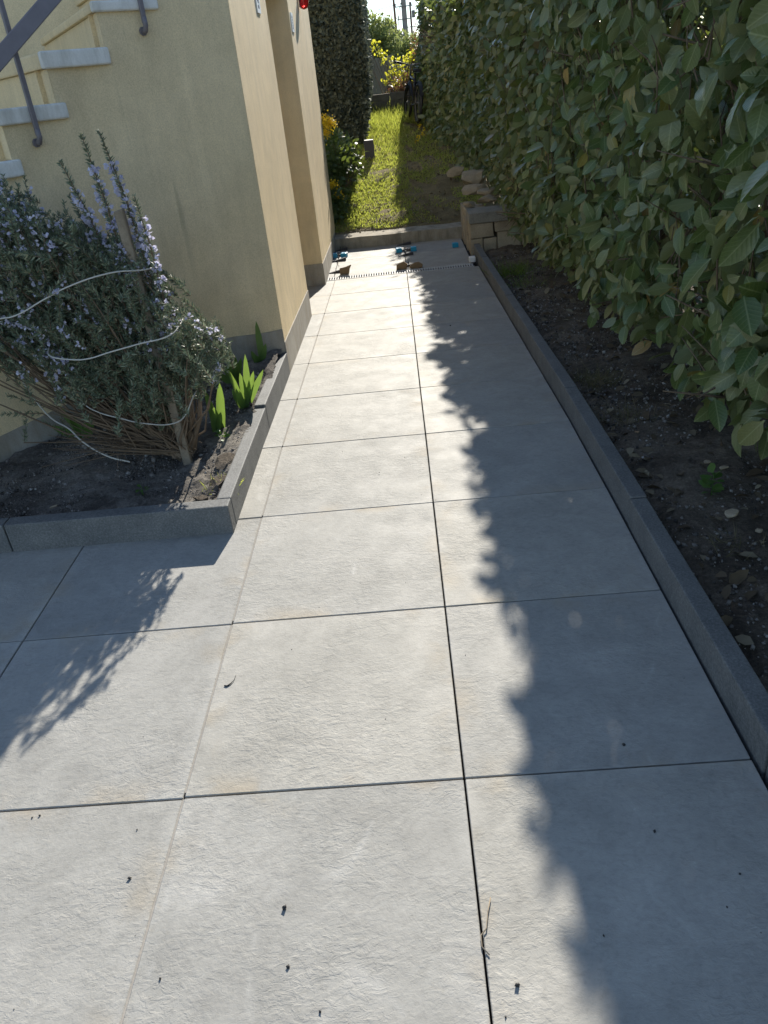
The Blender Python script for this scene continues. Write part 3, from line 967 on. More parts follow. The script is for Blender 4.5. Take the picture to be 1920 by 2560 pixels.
cube_thing(-.872, 8.44, 'blue cube leftmost, against the cream wall', .2)
cube_thing(-.745, 8.41, 'blue cube just right of the left joint wedge', -.3)
cube_thing(-.068, 8.36, 'blue cube left of the middle joint, in the sun', .15)
cube_thing(.112, 8.35, 'blue cube right of the middle joint at the shadow edge', .05)
cube_thing(.62, 8.325, 'blue cube alone in the shade near the retaining wall', .1)


def wedge(x, y, label, rz, l=.18, h=.036):
    mb = MB(); w = .017
    mb.prism([(-l / 2, -w, 0), (l / 2, -w, 0), (l / 2, w, 0), (-l / 2, w, 0)], [(-l / 2, -w, .004), (l / 2, -w, h), (l / 2, w, h), (-l / 2, w, .004)])
    o = mb.build('levelling_wedge', M['wedge'], None, bevel=.002, loc=(x, y, LAND + .001)); o.rotation_euler[2] = rz
    c = MB(); c.box((-.002, -w - .006, -.002), (.002, -w - .001, .05)); c.box((-.002, w + .001, -.002), (.002, w + .006, .05)); c.box((-.002, -w - .006, .0505), (.002, w + .006, .056)); c.build('clip', M['black'], o)
    return tag(o, label, 'wedge', 'levelling wedges across the landing joints')


wedge(-.815, 8.84, 'dark wedge on the left joint against the concrete step', .15)
wedge(-.815, 8.50, 'dark wedge lying between the two left blue cubes', .12)
wedge(-.805, 8.20, 'dark wedge in front of the two left blue cubes', .18)
wedge(-.80, 7.57, 'dark wedge beside the left brown scrap near the drain', .1)
wedge(.003, 8.80, 'dark wedge on the middle joint against the concrete step', 0)
wedge(.01, 8.40, 'dark wedge lying between the two middle blue cubes', -.05)
wedge(.01, 8.13, 'dark wedge in front of the two middle blue cubes', .12)
wedge(.03, 7.52, 'dark wedge between the two middle brown scraps', .1)
for i, (x, y, lab) in enumerate([(-.70, 7.455, 'pointed brown scrap standing by the left joint at the drain'),
                                 (-.053, 7.41, 'brown scrap left of the middle joint at the drain'),
                                 (.11, 7.40, 'brown scrap right of the middle joint at the drain')]):
    r = np.random.default_rng(70 + i)
    pts = [(-.06, 0), (.055, .002), (.065, .05), (.03, .085 if i < 2 else .06), (-.02, .07), (-.055, .055)]
    if i == 0: pts = [(-.05, 0), (.05, 0), (.06, .05), (.085, .10), (.02, .08), (-.05, .07)]
    if i == 2: pts = [(-.06, 0), (.065, 0), (.075, .03), (.03, .065), (-.02, .062), (-.085, .02)]
    mb = MB(); mb.prism([(px, -.02, pz_) for px, pz_ in pts], [(px + .004, .022, pz_ * .9) for px, pz_ in pts])
    tag(mb.build('brown_scrap', M['brown_scrap'], None, bevel=.004, loc=(x, y, LAND + .002)), lab, 'scrap', 'brown scraps beside the drain')

# ------------------------------------------------------------------ vegetation templates
LV = []
rowsL = [(0.0, .012, 0), (.08, .04, .01), (.2, .17, .02), (.42, .245, .02), (.66, .235, .0), (.85, .145, -.03), (.95, .06, -.055), (1.0, .0, -.075)]
for t, w, z in rowsL:
    LV += [(-w, t, z + w * .30), (0, t, z), (w, t, z + w * .30)]
LV = np.array(LV)
LF = []
for i in range(len(rowsL) - 1):
    a = i * 3
    LF += [(a, a + 1, a + 4), (a, a + 4, a + 3), (a + 1, a + 2, a + 5), (a + 1, a + 5, a + 4)]
LF = np.array(LF)
LUV = np.stack([LV[:, 0] / .5 + .5, LV[:, 1]], -1)
SV = np.array([(0, 0, 0), (-.235, .32, .06), (0, .38, 0), (.235, .32, .06), (-.20, .7, .02), (.20, .7, .02), (0, 1.0, -.07)])
SF = np.array([(0, 2, 1), (0, 3, 2), (1, 2, 4), (2, 3, 5), (2, 5, 4), (4, 5, 6)])
DV = np.array([(0, 0, 0), (-.22, .45, .05), (.22, .45, .05), (0, 1.0, -.05)])
DF = np.array([(0, 2, 1), (1, 2, 3)])
BV = np.array([(-.5, 0, 0), (.5, 0, 0), (-.38, .5, .06), (.38, .5, .06), (0, 1, .22)])     # grass blade
BF = np.array([(0, 1, 3), (0, 3, 2), (2, 3, 4)])
NV = np.array([(0, 0, 0), (-.5, .35, .0), (.5, .35, .0), (0, 1, .08)])                      # needle
NF = np.array([(0, 2, 1), (1, 2, 3)])


def stuff(name, V, F, mat, parent=None, UV=None, smooth=False):
    o = link_mesh(name, tri_mesh(name, V, F, UV, smooth), mat, parent)
    o['kind'] = 'stuff'
    return o


# ------------------------------------------------------------------ laurel hedge (right)
FX_Y = np.array([-2.0, 0.5, 2.5, 5.0, 7.0, 8.3, 9.5, 11.0, 12.5, 13.5, 16.5])
FX_X = np.array([1.20, 1.16, 1.10, 1.02, 1.06, 1.13, 1.08, 0.88, 0.66, 0.585, 0.66])
HTOP = 2.72


def hedge_face(y, z):
    """x of the clipped face"""
    x = np.interp(y, FX_Y, FX_X)
    lo = np.interp(y, [0, 2, 8, 9.5, 12, 17], [0.34, .40, .36, .10, .0, .0])
    g = np.interp(y, [0, 8.0, 8.4, 9.2, 13.5, 16.5], [0.03, -.15, .22, .1, .95, 1.1])
    t = np.clip((z - g) / 1.1, 0, 1)
    x = x + lo * (1 - t) ** 1.6
    k = np.clip((z - 1.75) / .75, 0, 1); k = k * k * (3 - 2 * k)
    x = x * (1 - k) + k * np.interp(y, [-2, 1, 3, 5, 7.5, 9, 12.4, 13.7, 15.2, 16.6], [1.18, 1.09, 1.02, .965, .965, .95, .91, .89, .72, .68])
    return x + 0.05 * np.sin(y * 2.3 + 1.1 * np.sin(z * 2.1)) * np.sin(z * 2.9 + y) + .03 * np.sin(y * 6.1 + z * 3)


SPOTS = np.array([(.363, 3.64), (.62, 4.28), (.385, 4.40), (.29, 4.15), (.21, 4.25), (.39, 3.96), (.74, 4.24), (.12, 4.15), (.44, .62), (.93, 6.25), (.79, 5.15), (.31, 2.45)])
SD = np.array(sun_dir)


def gap(P, rad=.07):
    m = np.zeros(len(P), bool)
    for i, (sx, sy) in enumerate(SPOTS):
        q_ = P - np.array([sx, sy, pz(sy)])
        d = q_ - (q_ @ SD)[:, None] * SD
        m |= np.linalg.norm(d, axis=1) < rad * (1.0 if i == 0 else .5 if i == 8 else .68 + .1 * (i % 3))
    return m


hedge = empty('laurel_hedge', (1.6, 4.0, 0), 'tall clipped cherry laurel hedge with big glossy leaves, right of the path', 'hedge')
hedge_off = np.array([1.6, 4.0, 0])


def laurel_leaves(n, y0, y1, depth=0.5, zmin=0.0):
    y = rng.uniform(y0, y1, n)
    g = np.interp(y, [0, 8.0, 8.4, 9.2, 13.5, 16.5], [0.03, -.15, .22, .1, .95, 1.1])
    zl = g + np.interp(y, [0, 3, 8, 9, 12], [.30, .22, .16, .12, .04]) + np.abs(rng.normal(0, .10, n))
    top = HTOP - .10 * np.clip((y - 9.5) / 2, 0, 1) + .32 * np.clip((y - 14.4) / .8, 0, 1) + .07 * np.sin(y * 3.1) + .05 * np.sin(y * 7.7 + 1) + rng.normal(0, .022, n)
    z = zl + (top - zl) * rng.uniform(0, 1, n)
    dep = rng.exponential(depth * .45, n)
    dep = np.where(dep > depth * 2.2, rng.uniform(0, depth, n), dep)
    out = (rng.random(n) < .06) & (z < 2.1)
    dep = np.where(out, -rng.uniform(0.0, .09, n), dep)
    x = hedge_face(y, z) + dep
    a = np.stack([rng.normal(-.22, .48, n), rng.normal(-.12, .52, n), rng.normal(-.55, .55, n)], -1)
    nn = np.stack([rng.normal(-.6, .7, n), rng.normal(-.3, .75, n), rng.normal(.35, .6, n)], -1)
    S = rng.normal(1, .24, n).clip(.45, 1.5) * np.interp(y, [.8, 2.2, 4.5], [.126, .112, .104])
    hole = np.sin(y * 2.9 + 1.7 * np.sin(z * 2.3)) * np.sin(z * 3.4 + 1.3 * np.sin(y * 1.7 + .8))
    keep = ~((hole > .55) & (rng.random(n) < .72) & (dep < .35) & (z < 2.3)) | (y > 7)
    keep &= ~gap(np.stack([x, y, z], -1))
    return np.stack([x, y, z], -1)[keep], basis(a, nn)[keep], S[keep]


# nearest leaves one by one
Pn, Mn, Sn = laurel_leaves(9200, -0.6, 4.6)
d = np.linalg.norm(Pn - CAM, axis=1)
rel = Pn - CAM
u_ = rel @ c_r / (rel @ c_f); v_ = rel @ c_u / (rel @ c_f)
infr = (np.abs(u_) < .5) & (np.abs(v_) < .67) & (rel @ c_f > 0.3)
depthx = Pn[:, 0] - hedge_face(Pn[:, 1], Pn[:, 2])
score = d + 2.5 * np.clip(depthx, 0, 1) + np.where(infr, 0, 50)
near = np.argsort(score)[:290]
far_mask = np.ones(len(Pn), bool); far_mask[near] = False
leaf_meshes = []
for k in range(5):
    v = LV.copy(); r = np.random.default_rng(200 + k)
    v[:, 0] *= r.uniform(.85, 1.15)
    v[:, 2] += -r.uniform(-.05, .16) * v[:, 1] ** 2 + r.uniform(-.06, .06) * v[:, 0] * np.sin(v[:, 1] * 9)
    leaf_meshes.append(tri_mesh('leaf', v, LF, LUV, True)); leaf_meshes[-1].materials.append(M['laurel_obj'])
for i in near:
    o = bpy.data.objects.new('leaf', leaf_meshes[i % 5])
    m4 = Matrix(Mn[i].tolist()).to_4x4() @ Matrix.Scale(float(Sn[i]), 4)
    m4.translation = Vector(Pn[i] - hedge_off)
    o.parent = hedge
    o.matrix_local = m4
    COL.objects.link(o)
V, F, UV = scatter(LV, LF, Mn[far_mask], Pn[far_mask] - hedge_off, Sn[far_mask], LUV)
stuff('near_foliage', V, F, M['laurel_near'], hedge, UV, True)
parts = []
P1, M1, S1 = laurel_leaves(13500, 4.6, 9.0)
P2, M2, S2 = laurel_leaves(21000, 9.0, 16.6)
V, F, UV = scatter(SV, SF, np.concatenate([M1, M2]), np.concatenate([P1, P2]) - hedge_off, np.concatenate([S1, S2 * .95]))
stuff('foliage', V, F, M['laurel'], hedge, None, True)
# far end face and top of the hedge
P3, M3, S3 = laurel_leaves(2600, 16.3, 16.7, depth=1.4)
n4 = 4200
y4 = rng.uniform(-1, 16.6, n4); x4 = np.interp(y4, FX_Y, FX_X) + .1 + rng.uniform(0, 1.2, n4)
P4 = np.stack([x4, y4, HTOP - .1 + rng.normal(0, .07, n4)], -1)
M4 = basis(rng.standard_normal((n4, 3)), np.array([0, 0, 1.0]) + .5 * rng.standard_normal((n4, 3)))
n6 = 6500
y6 = rng.uniform(1.0, 16.5, n6); z6 = HTOP - .02 - .10 * np.clip((y6 - 9.5) / 2, 0, 1) + .32 * np.clip((y6 - 14.4) / .8, 0, 1) - rng.uniform(0, .42, n6)
P6 = np.stack([hedge_face(y6, z6) + rng.uniform(.015, .22, n6), y6, z6], -1)
M6 = basis(rng.standard_normal((n6, 3)), rng.standard_normal((n6, 3)))
n5 = 11000
y5 = rng.uniform(-.8, 9.5, n5); z5 = rng.uniform(.35, HTOP - .1, n5)
P5 = np.stack([hedge_face(y5, z5) + rng.uniform(.45, 1.3, n5), y5, z5], -1)
M5 = basis(rng.standard_normal((n5, 3)), rng.standard_normal((n5, 3)))
Pa = np.concatenate([P3, P4, P5, P6]); ka = ~gap(Pa)
V, F, UV = scatter(DV, DF, np.concatenate([M3, M4, M5, M6])[ka], Pa[ka] - hedge_off, np.concatenate([S3, np.full(n4, .13), np.full(n5, .14), np.full(n6, .085)])[ka])
stuff('top_foliage', V, F, M['laurel'], hedge)
# stems
br = MB(); r = np.random.default_rng(5)
for y in np.arange(-.8, 16.5, .42):
    y += r.uniform(-.12, .12)
    x = float(np.interp(y, FX_Y, FX_X)) + .55 + r.uniform(-.08, .1)
    g = float(np.interp(y, [0, 8.0, 8.4, 9.2, 13.5, 16.5], [0.03, -.15, .15, .1, .95, 1.1]))
    tr = MB(); top = (x + r.uniform(-.2, .2), y + r.uniform(-.2, .2), 2.3)
    pts = [np.array((x, y, g - .05)), np.array((x + r.uniform(-.06, .06), y + r.uniform(-.06, .06), g + .8)), np.array(top)]
    tr.tube([p - hedge_off for p in pts], [.032, .024, .010], 6)
    tr.build('trunk', M['bark'], hedge, smooth=True)
    for _ in range(7):
        t = r.uniform(.1, .95); p = pts[0] * (1 - t) + pts[2] * t
        e = p + np.array((r.uniform(-.62, -.25), r.uniform(-.35, .35), r.uniform(.05, .5)))
        m = (p + e) / 2 + r.uniform(-.06, .06, 3)
        br.tube([q_ - hedge_off for q_ in (p, m, e)], [.010, .007, .003], 5)
        for _ in range(2):
            e2 = m + np.array((r.uniform(-.35, .05), r.uniform(-.3, .3), r.uniform(-.25, .3)))
            br.tube([m - hedge_off, e2 - hedge_off], [.005, .002], 4)
for _ in range(420):
    y = r.uniform(.3, 8.5); z = r.uniform(.35, 2.2); x = float(hedge_face(np.array(y), np.array(z))) + r.uniform(.0, .13)
    p = np.array((x, y, z)); e = p + np.array((r.normal(-.03, .05), r.normal(0, .07), r.uniform(.12, .4)))
    br.tube([p - hedge_off, (p + e) / 2 + r.normal(0, .012, 3) - hedge_off, e - hedge_off], [.0042, .0034, .0018], 4, cap=False)
o = br.build('branches', M['bark'], hedge, smooth=True); o['kind'] = 'stuff'

# ------------------------------------------------------------------ cypress hedge (left, beyond the house)
cyp = empty('cypress_hedge', (-1.4, 13.2, .8), 'dark clipped cypress hedge standing behind the house corner', 'hedge')
co = np.array([-1.4, 13.2, .8])
CY0, CY1, CX0 = 12.6, 15.2, -3.2


def cyp_x(z): return np.interp(z, [.6, .9, 1.7, 2.7, 3.3], [-.52, -.50, -.36, -.36, -.42])


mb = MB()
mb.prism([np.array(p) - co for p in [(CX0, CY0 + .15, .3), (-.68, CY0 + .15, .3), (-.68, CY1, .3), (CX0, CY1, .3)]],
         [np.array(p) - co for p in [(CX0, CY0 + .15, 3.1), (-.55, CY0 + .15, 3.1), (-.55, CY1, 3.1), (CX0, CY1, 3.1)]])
mb.build('light_block_core', M['cypress_core'], cyp)  # solid dark box for the dense inner twigs, added to block light
n = 15000
z = rng.uniform(.55, 3.15, n); x = cyp_x(z) - rng.uniform(0, 1, n) ** 1.3 * 1.9
P = np.stack([x, CY0 + rng.exponential(.05, n) + .03 * np.sin(x * 6) * np.sin(z * 5), z], -1)
nb_ = 9000
z = rng.uniform(.55, 3.15, nb_); yb = rng.uniform(CY0, CY1, nb_)
Pb = np.stack([cyp_x(z) - rng.exponential(.05, nb_) + .03 * np.sin(yb * 7 + z * 4), yb, z], -1)
nc_ = 3500
Pc = np.stack([rng.uniform(CX0, -.4, nc_), rng.uniform(CY0, CY1, nc_), 3.15 + rng.normal(0, .04, nc_)], -1)
P = np.concatenate([P, Pb, Pc]); n = len(P)
outw = np.concatenate([np.tile([0, -1.0, .1], (15000, 1)), np.tile([1.0, -.1, .1], (nb_, 1)), np.tile([0, 0, 1.0], (nc_, 1))])
a = outw * .6 + rng.standard_normal((n, 3)) * .55 + np.array([0, 0, .15]); nn = outw + rng.standard_normal((n, 3)) * .7
CVs = np.array([(0, 0, 0), (-.35, .35, .05), (-.1, .45, 0), (.35, .4, .05), (.1, .5, 0), (-.25, .8, 0), (0, 1, -.05), (.22, .85, 0)])
CFs = np.array([(0, 2, 1), (0, 4, 2), (0, 3, 4), (2, 6, 5), (2, 4, 6), (4, 7, 6)])
V, F, _ = scatter(CVs, CFs, basis(a, nn), P - co, rng.uniform(.06, .115, n))
stuff('foliage', V, F, M['cypress'], cyp)
mb = MB()
for x in (-2.6, -1.9, -1.2, -.75): mb.tube([(x - co[0], 13.2 - co[1], -.6), (x - co[0], 13.25 - co[1], 1.0)], [.05, .04], 7)
mb.build('trunk', M['bark'], cyp)

# ------------------------------------------------------------------ rosemary
ros = empty('rosemary_bush', (-1.25, 2.15, .1), 'leaning rosemary bush with pale violet flowers tied up with white cord', 'shrub')
RO_ = np.array([-1.25, 2.15, .1])
r = np.random.default_rng(11)
# outline of the bush in x, z (metres), leaning to the left
POLY = np.array([(-2.30, 1.30), (-2.05, 1.42), (-1.80, 1.45), (-1.66, 1.42), (-1.50, 1.30), (-1.36, 1.22), (-1.19, 1.10), (-1.07, .88), (-.97, .74), (-.90, .67), (-.94, .64), (-1.02, .64), (-1.11, .60), (-1.21, .46), (-1.34, .46), (-1.62, .60), (-1.88, .74), (-2.30, .80)])


def inpoly(px, pz_):
    ins = np.zeros(len(px), bool); j = len(POLY) - 1
    for i in range(len(POLY)):
        xi, zi = POLY[i]; xj, zj = POLY[j]
        c = ((zi > pz_) != (zj > pz_)) & (px < (xj - xi) * (pz_ - zi) / (zj - zi + 1e-12) + xi)
        ins ^= c; j = i
    return ins


pts = np.stack([r.uniform(-2.3, -.88, 9000), r.uniform(.28, 1.5, 9000)], -1)
pts = pts[inpoly(pts[:, 0], pts[:, 1])]
NT = 1350
pts = pts[:NT]
yy = 2.12 + r.normal(0, .13, NT).clip(-.26, .28) - .05 * (pts[:, 0] < -1.6)
tips = np.stack([pts[:, 0], yy, pts[:, 1]], -1)
base = RO_ + np.array([0, -.02, .02])
twig_dir = nrm(tips - base) * .45 + np.stack([r.normal(-.05, .45, NT), r.normal(-.12, .4, NT), r.normal(.45, .35, NT)], -1)
twig_dir = nrm(twig_dir)
twl = r.uniform(.10, .22, NT)
ND, NP, NS = [], [], []
FD, FP, FS = [], [], []
stem = MB()


def leafy(tip, dr, L, per_m=330, nl=.03, flowers=0.0, spread=1.0):
    k = max(6, int(L * per_m))
    t = r.uniform(0, 1, k)
    p = tip - dr * L * (1 - t)[:, None]
    rad = nrm(np.cross(dr, r.standard_normal((k, 3))))
    ax = nrm(dr * r.uniform(.5, 1.1, k)[:, None] + rad * spread)
    ND.append(basis(ax, r.standard_normal((k, 3)))); NP.append(p)
    s = nl * r.uniform(.7, 1.2, k) * (1 - .35 * t)
    NS.append(np.stack([np.full(k, .0066), s, s], -1))
    if flowers > 0:
        kf = int(L * flowers)
        if kf:
            t = r.uniform(0, .85, kf); p = tip - dr * L * (1 - t)[:, None]
            rad = nrm(np.cross(dr, r.standard_normal((kf, 3))))
            p = p + rad * .015
            for q_, rr in zip(p, rad):
                for _ in range(4):
                    ax = rr + .8 * r.standard_normal(3)
                    FD.append(ax); FP.append(q_); FS.append(r.uniform(.010, .019))


for i in range(NT):
    fl = 55 if (r.random() < .24 and tips[i, 2] > .72) else 0
    leafy(tips[i], twig_dir[i], twl[i], 560, .033, fl)
    st = tips[i] - twig_dir[i] * twl[i]
    if i % 11 == 0:
        mid = (base + st) / 2 + np.array([r.uniform(-.10, .06), r.uniform(-.08, .08), r.uniform(-.10, .02)])
        b0 = base + np.array([r.uniform(-.06, .05), r.uniform(-.05, .05), 0])
        q1 = b0 * .55 + mid * .45 + r.uniform(-.03, .03, 3); 
        stem.tube([p - RO_ for p in (b0, q1, mid, mid * .4 + st * .6 + r.uniform(-.02, .02, 3), st)], [.0085, .0065, .005, .0035, .0022], 5, cap=False)
    stem.tube([st - RO_, tips[i] - RO_], [.0022, .001], 4, cap=False)
# bare lower twigs
for _ in range(60):
    a = base + np.array([r.uniform(-.10, .06), r.uniform(-.08, .06), r.uniform(0, .1)])
    e = a + np.array([r.uniform(-.62, .12), r.uniform(-.18, .12), r.uniform(.02, .42)])
    m = (a + e) / 2 + r.uniform(-.05, .05, 3)
    stem.tube([p - RO_ for p in (a, m, e)], [.0045, .003, .0012], 4, cap=False)
    for _ in range(2):
        e2 = m + r.uniform(-.12, .12, 3); stem.tube([m - RO_, e2 - RO_], [.002, .0008], 3, cap=False)
# main stems
for dx, dz in ((-.42, .34), (-.25, .42), (.10, .45), (.17, .42), (-.08, .6)):
    e = base + np.array([dx, r.uniform(-.06, .06), dz]); m = (base + e) / 2 + np.array([.03, 0, -.03])
    stem.tube([p - RO_ for p in (base - np.array([0, 0, .06]), m, e)], [.017, .013, .007], 6)
# upright wisps along the top edge
for _ in range(46):
    xx = r.uniform(-2.2, -1.2); zt_ = np.interp(xx, [-2.3, -2.05, -1.8, -1.66, -1.5, -1.36, -1.19], [1.32, 1.42, 1.45, 1.42, 1.30, 1.22, 1.10]) + r.uniform(-.02, .09)
    tip = np.array([xx, 2.1 + r.normal(0, .1), zt_]); dr = nrm(np.array([r.normal(-.12, .2), r.normal(0, .15), 1.0]))
    leafy(tip, dr, r.uniform(.14, .24), 420, .028, 60 if r.random() < .5 else 0)
    stem.tube([tip - dr * .3 - RO_, tip - RO_], [.0022, .001], 4, cap=False)
# sprays at the lower left
for tip, dr in (((-2.10, 2.20, .50), (-.75, 0, .35)), ((-2.16, 2.2, .40), (-.8, -.1, .1)), ((-1.98, 2.12, .43), (.3, -.1, .6)), ((-1.96, 2.2, .34), (-.2, -.3, .4)), ((-1.86, 2.2, .40), (.1, -.2, .6))):
    dr = nrm(np.array(dr)); leafy(np.array(tip), dr, .2, 300, .03, 0)
    stem.tube([base - RO_, (base + np.array(tip)) / 2 - RO_ + np.array([0, 0, -.05]), np.array(tip) - dr * .2 - RO_, np.array(tip) - RO_], [.006, .004, .003, .001], 4, cap=False)
# fill along the right, sunlit side
for tip in ((-1.12, 2.02, 1.0), (-1.10, 2.06, .93), (-1.14, 2.1, 1.05), (-1.08, 2.0, .86), (-1.03, 2.03, .76), (-1.05, 2.1, .70), (-.99, 2.02, .70), (-.92, 2.1, .64), (-1.09, 2.12, .78), (-1.02, 1.98, .88), (-.95, 2.12, .80), (-.89, 2.05, .675), (-.93, 2.0, .66), (-.97, 2.08, .79), (-.98, 2.1, .66), (-1.0, 2.05, .70), (-1.02, 2.1, .82), (-1.06, 2.05, .9), (-1.04, 2.1, .62), (-.95, 2.05, .64)):
    dr = nrm(np.array([.5, -.1, .7]) + .3 * r.standard_normal(3)); leafy(np.array(tip), dr, .16, 300, .027, 60 if r.random() < .4 else 0)
stem.build('stems', M['rosemary_dry'], ros, smooth=True)
Mx = np.concatenate(ND); Px = np.concatenate(NP); Sx = np.concatenate(NS)
V, F, _ = scatter(NV, NF, Mx, Px - RO_, Sx)
stuff('needles', V, F, M['rosemary'], ros)
PET = np.array([(0, 0, 0), (-.45, .6, .1), (.45, .6, .1), (0, 1, .0)])
FD_, FP_, FS_ = np.array(FD), np.array(FP), np.array(FS)
V, F, _ = scatter(PET, DF, basis(FD_, r.standard_normal(FD_.shape)), FP_ - RO_, FS_)
stuff('flowers', V, F, M['flower_violet'], ros)
# tall flowering spikes
for tip, bot, wd in (((-1.347, 2.11, 1.625), (-1.30, 2.12, 1.05), 1.0), ((-1.272, 2.12, 1.63), (-1.20, 2.13, 1.08), 1.0), ((-1.464, 2.10, 1.535), (-1.345, 2.11, 1.05), 1.0), ((-1.178, 2.08, 1.37), (-1.155, 2.09, .95), .8)):
    ND, NP, NS, FD, FP, FS = [], [], [], [], [], []
    tip = np.array(tip); bot = np.array(bot); dr = nrm(tip - bot); L = np.linalg.norm(tip - bot)
    k = 11
    for t in np.linspace(0.0, 1, k):
        q_ = bot + (tip - bot) * t
        leafy(q_, dr, L / k * 1.3, 620, .034 * (1.15 - .35 * t), 140 * wd if .12 < t < .82 else 0, 1.15)
    sp = MB(); sp.tube([bot - np.array([0, 0, .2]) - RO_, (bot + tip) / 2 - RO_ + np.array([.006, 0, 0]), tip - RO_], [.005, .004, .0015], 5)
    so = sp.build('flower_spike', M['rosemary_dry'], ros)
    V, F, _ = scatter(NV, NF, np.concatenate(ND), np.concatenate(NP) - RO_, np.concatenate(NS)); stuff('needles', V, F, M['rosemary'], so)
    A_ = np.array(FD); V, F, _ = scatter(PET, DF, basis(A_, r.standard_normal(A_.shape)), np.array(FP) - RO_, np.array(FS) * 1.35); stuff('flowers', V, F, M['flower_violet'], so)

mb = MB()
mb.prism([(-.022, -.018, -.1), (.022, -.018, -.1), (.022, .018, -.1), (-.022, .018, -.1)], [(-.035 - .02, -.018, 1.215), (-.035 + .022, -.018, 1.225), (-.035 + .022, .018, 1.225), (-.035 - .02, .018, 1.215)])
tag(mb.build('wooden_stake', M['wood_stake'], None, bevel=.004, loc=(-1.225, 2.08, .1)), 'weathered square wooden stake standing in the rosemary bush', 'stake')


def cord(pts, label, rad=.0031):
    c = bpy.data.curves.new('cord', 'CURVE'); c.dimensions = '3D'; c.bevel_depth = rad; c.bevel_resolution = 2; c.resolution_u = 6
    s = c.splines.new('BEZIER'); s.bezier_points.add(len(pts) - 1)
    for b, p in zip(s.bezier_points, pts):
        b.co = p; b.handle_left_type = b.handle_right_type = 'AUTO'
    tmp = bpy.data.objects.new('tmp', c); COL.objects.link(tmp)
    dg = bpy.context.evaluated_depsgraph_get(); me = bpy.data.meshes.new_from_object(tmp.evaluated_get(dg)); me.name = 'cord'
    bpy.data.objects.remove(tmp); me.materials.clear()
    me.polygons.foreach_set('use_smooth', [True] * len(me.polygons))
    o = link_mesh('cord', me, M['white_cord'])
    return tag(o, label, 'cord', 'white cords tying the rosemary')



cord([(-1.86, 1.86, .95), (-1.79, 1.8, .97), (-1.717, 1.78, .979), (-1.561, 1.78, 1.038), (-1.468, 1.8, 1.071), (-1.284, 1.86, 1.101), (-1.188, 1.98, 1.077), (-1.17, 2.12, 1.06)], 'uppermost white cord crossing the dense rosemary foliage')
cord([(-1.68, 1.92, .79), (-1.64, 1.83, .779), (-1.547, 1.8, .764), (-1.477, 1.8, .758), (-1.354, 1.8, .78), (-1.231, 1.82, .797), (-1.097, 1.86, .811), (-1.07, 1.95, .83), (-1.08, 2.06, .83)], 'middle white cord around the rosemary, ending at its sunlit side')
cord([(-1.66, 2.06, .50), (-1.628, 2.0, .479), (-1.567, 1.97, .449), (-1.452, 1.95, .41), (-1.347, 1.94, .379), (-1.21, 1.98, .351), (-1.173, 2.02, .363), (-1.121, 2.06, .442), (-1.11, 2.1, .457), (-1.125, 2.14, .44)], 'white cord looped low round the stake and bare stems')
cord([(-1.93, 1.98, .86), (-1.94, 2.0, .794), (-1.944, 2.05, .702), (-1.938, 2.1, .579), (-1.918, 2.15, .429), (-1.884, 2.15, .369), (-1.789, 2.1, .324), (-1.721, 2.05, .272), (-1.6, 2.02, .19), (-1.5, 2.02, .15)], 'loose white cord hanging down to the soil at the left', .0042)

# ------------------------------------------------------------------ iris and small plants in the bed
IBV = np.array([(-.5, 0, 0), (0, 0, -.10), (.5, 0, 0), (-.62, .35, .0), (0, .35, -.10), (.62, .35, .0), (-.55, .68, .03), (0, .68, -.04), (.55, .68, .03), (-.3, .88, .06), (0, .88, .03), (.3, .88, .06), (0, 1, .1)])
IBF = []
for i in range(3):
    a = i * 3; IBF += [(a, a + 1, a + 4), (a, a + 4, a + 3), (a + 1, a + 2, a + 5), (a + 1, a + 5, a + 4)]
IBF += [(9, 10, 12), (10, 11, 12)]
IBF = np.array(IBF)


def iris(loc, tips, label, width=.036):
    o = empty('iris_plant', loc, label, 'iris', 'young iris plants in the rosemary bed')
    for i, t in enumerate(tips):
        t = np.array(t) - np.array(loc); L = np.linalg.norm(t)
        b = np.array([random.uniform(-.018, .018), random.uniform(-.01, .01), -.01])
        a = nrm(t - b)
        nn = np.array([random.uniform(-.5, .5), -1, .1])
        w = width * random.uniform(.85, 1.15)
        V, F, _ = scatter(IBV, IBF, basis(a[None], nn[None]), b[None], np.array([[w, L, L * random.uniform(-.1, .9)]]))
        link_mesh('leaf', tri_mesh('leaf', V, F, None, True), M['iris'], o)
    return o


iris((-1.137, 2.43, .1), [(-1.152, 2.42, .372), (-1.073, 2.44, .388), (-1.085, 2.40, .236), (-1.12, 2.40, .27), (-1.17, 2.46, .22)], 'bright green iris with two broad upright leaves nearest the stake')
iris((-1.03, 2.76, .1), [(-1.085, 2.75, .367), (-.979, 2.77, .427), (-1.025, 2.74, .335), (-.931, 2.75, .341), (-.885, 2.76, .331), (-1.056, 2.71, .25), (-1.0, 2.72, .26), (-1.1, 2.78, .22)], 'widest bright green iris clump beside the planter kerb', .03)
iris((-1.045, 3.50, .1), [(-1.03, 3.52, .415), (-1.095, 3.5, .222), (-.985, 3.5, .268), (-1.06, 3.47, .2)], 'dark green iris in the shade by the grey plinth at the house corner', .034)
iris((-1.16, 3.20, .09), [(-1.20, 3.2, .33), (-1.12, 3.18, .3), (-1.24, 3.22, .25), (-1.10, 3.24, .27), (-1.27, 3.16, .2)], 'shaded iris just behind the widest clump against the plinth', .034)
iris((-1.95, 2.58, .08), [(-2.05, 2.58, .31), (-1.98, 2.54, .27), (-1.83, 2.52, .25), (-1.88, 2.6, .22), (-2.08, 2.5, .2)], 'dark iris at the far left below the hanging white cord', .034)


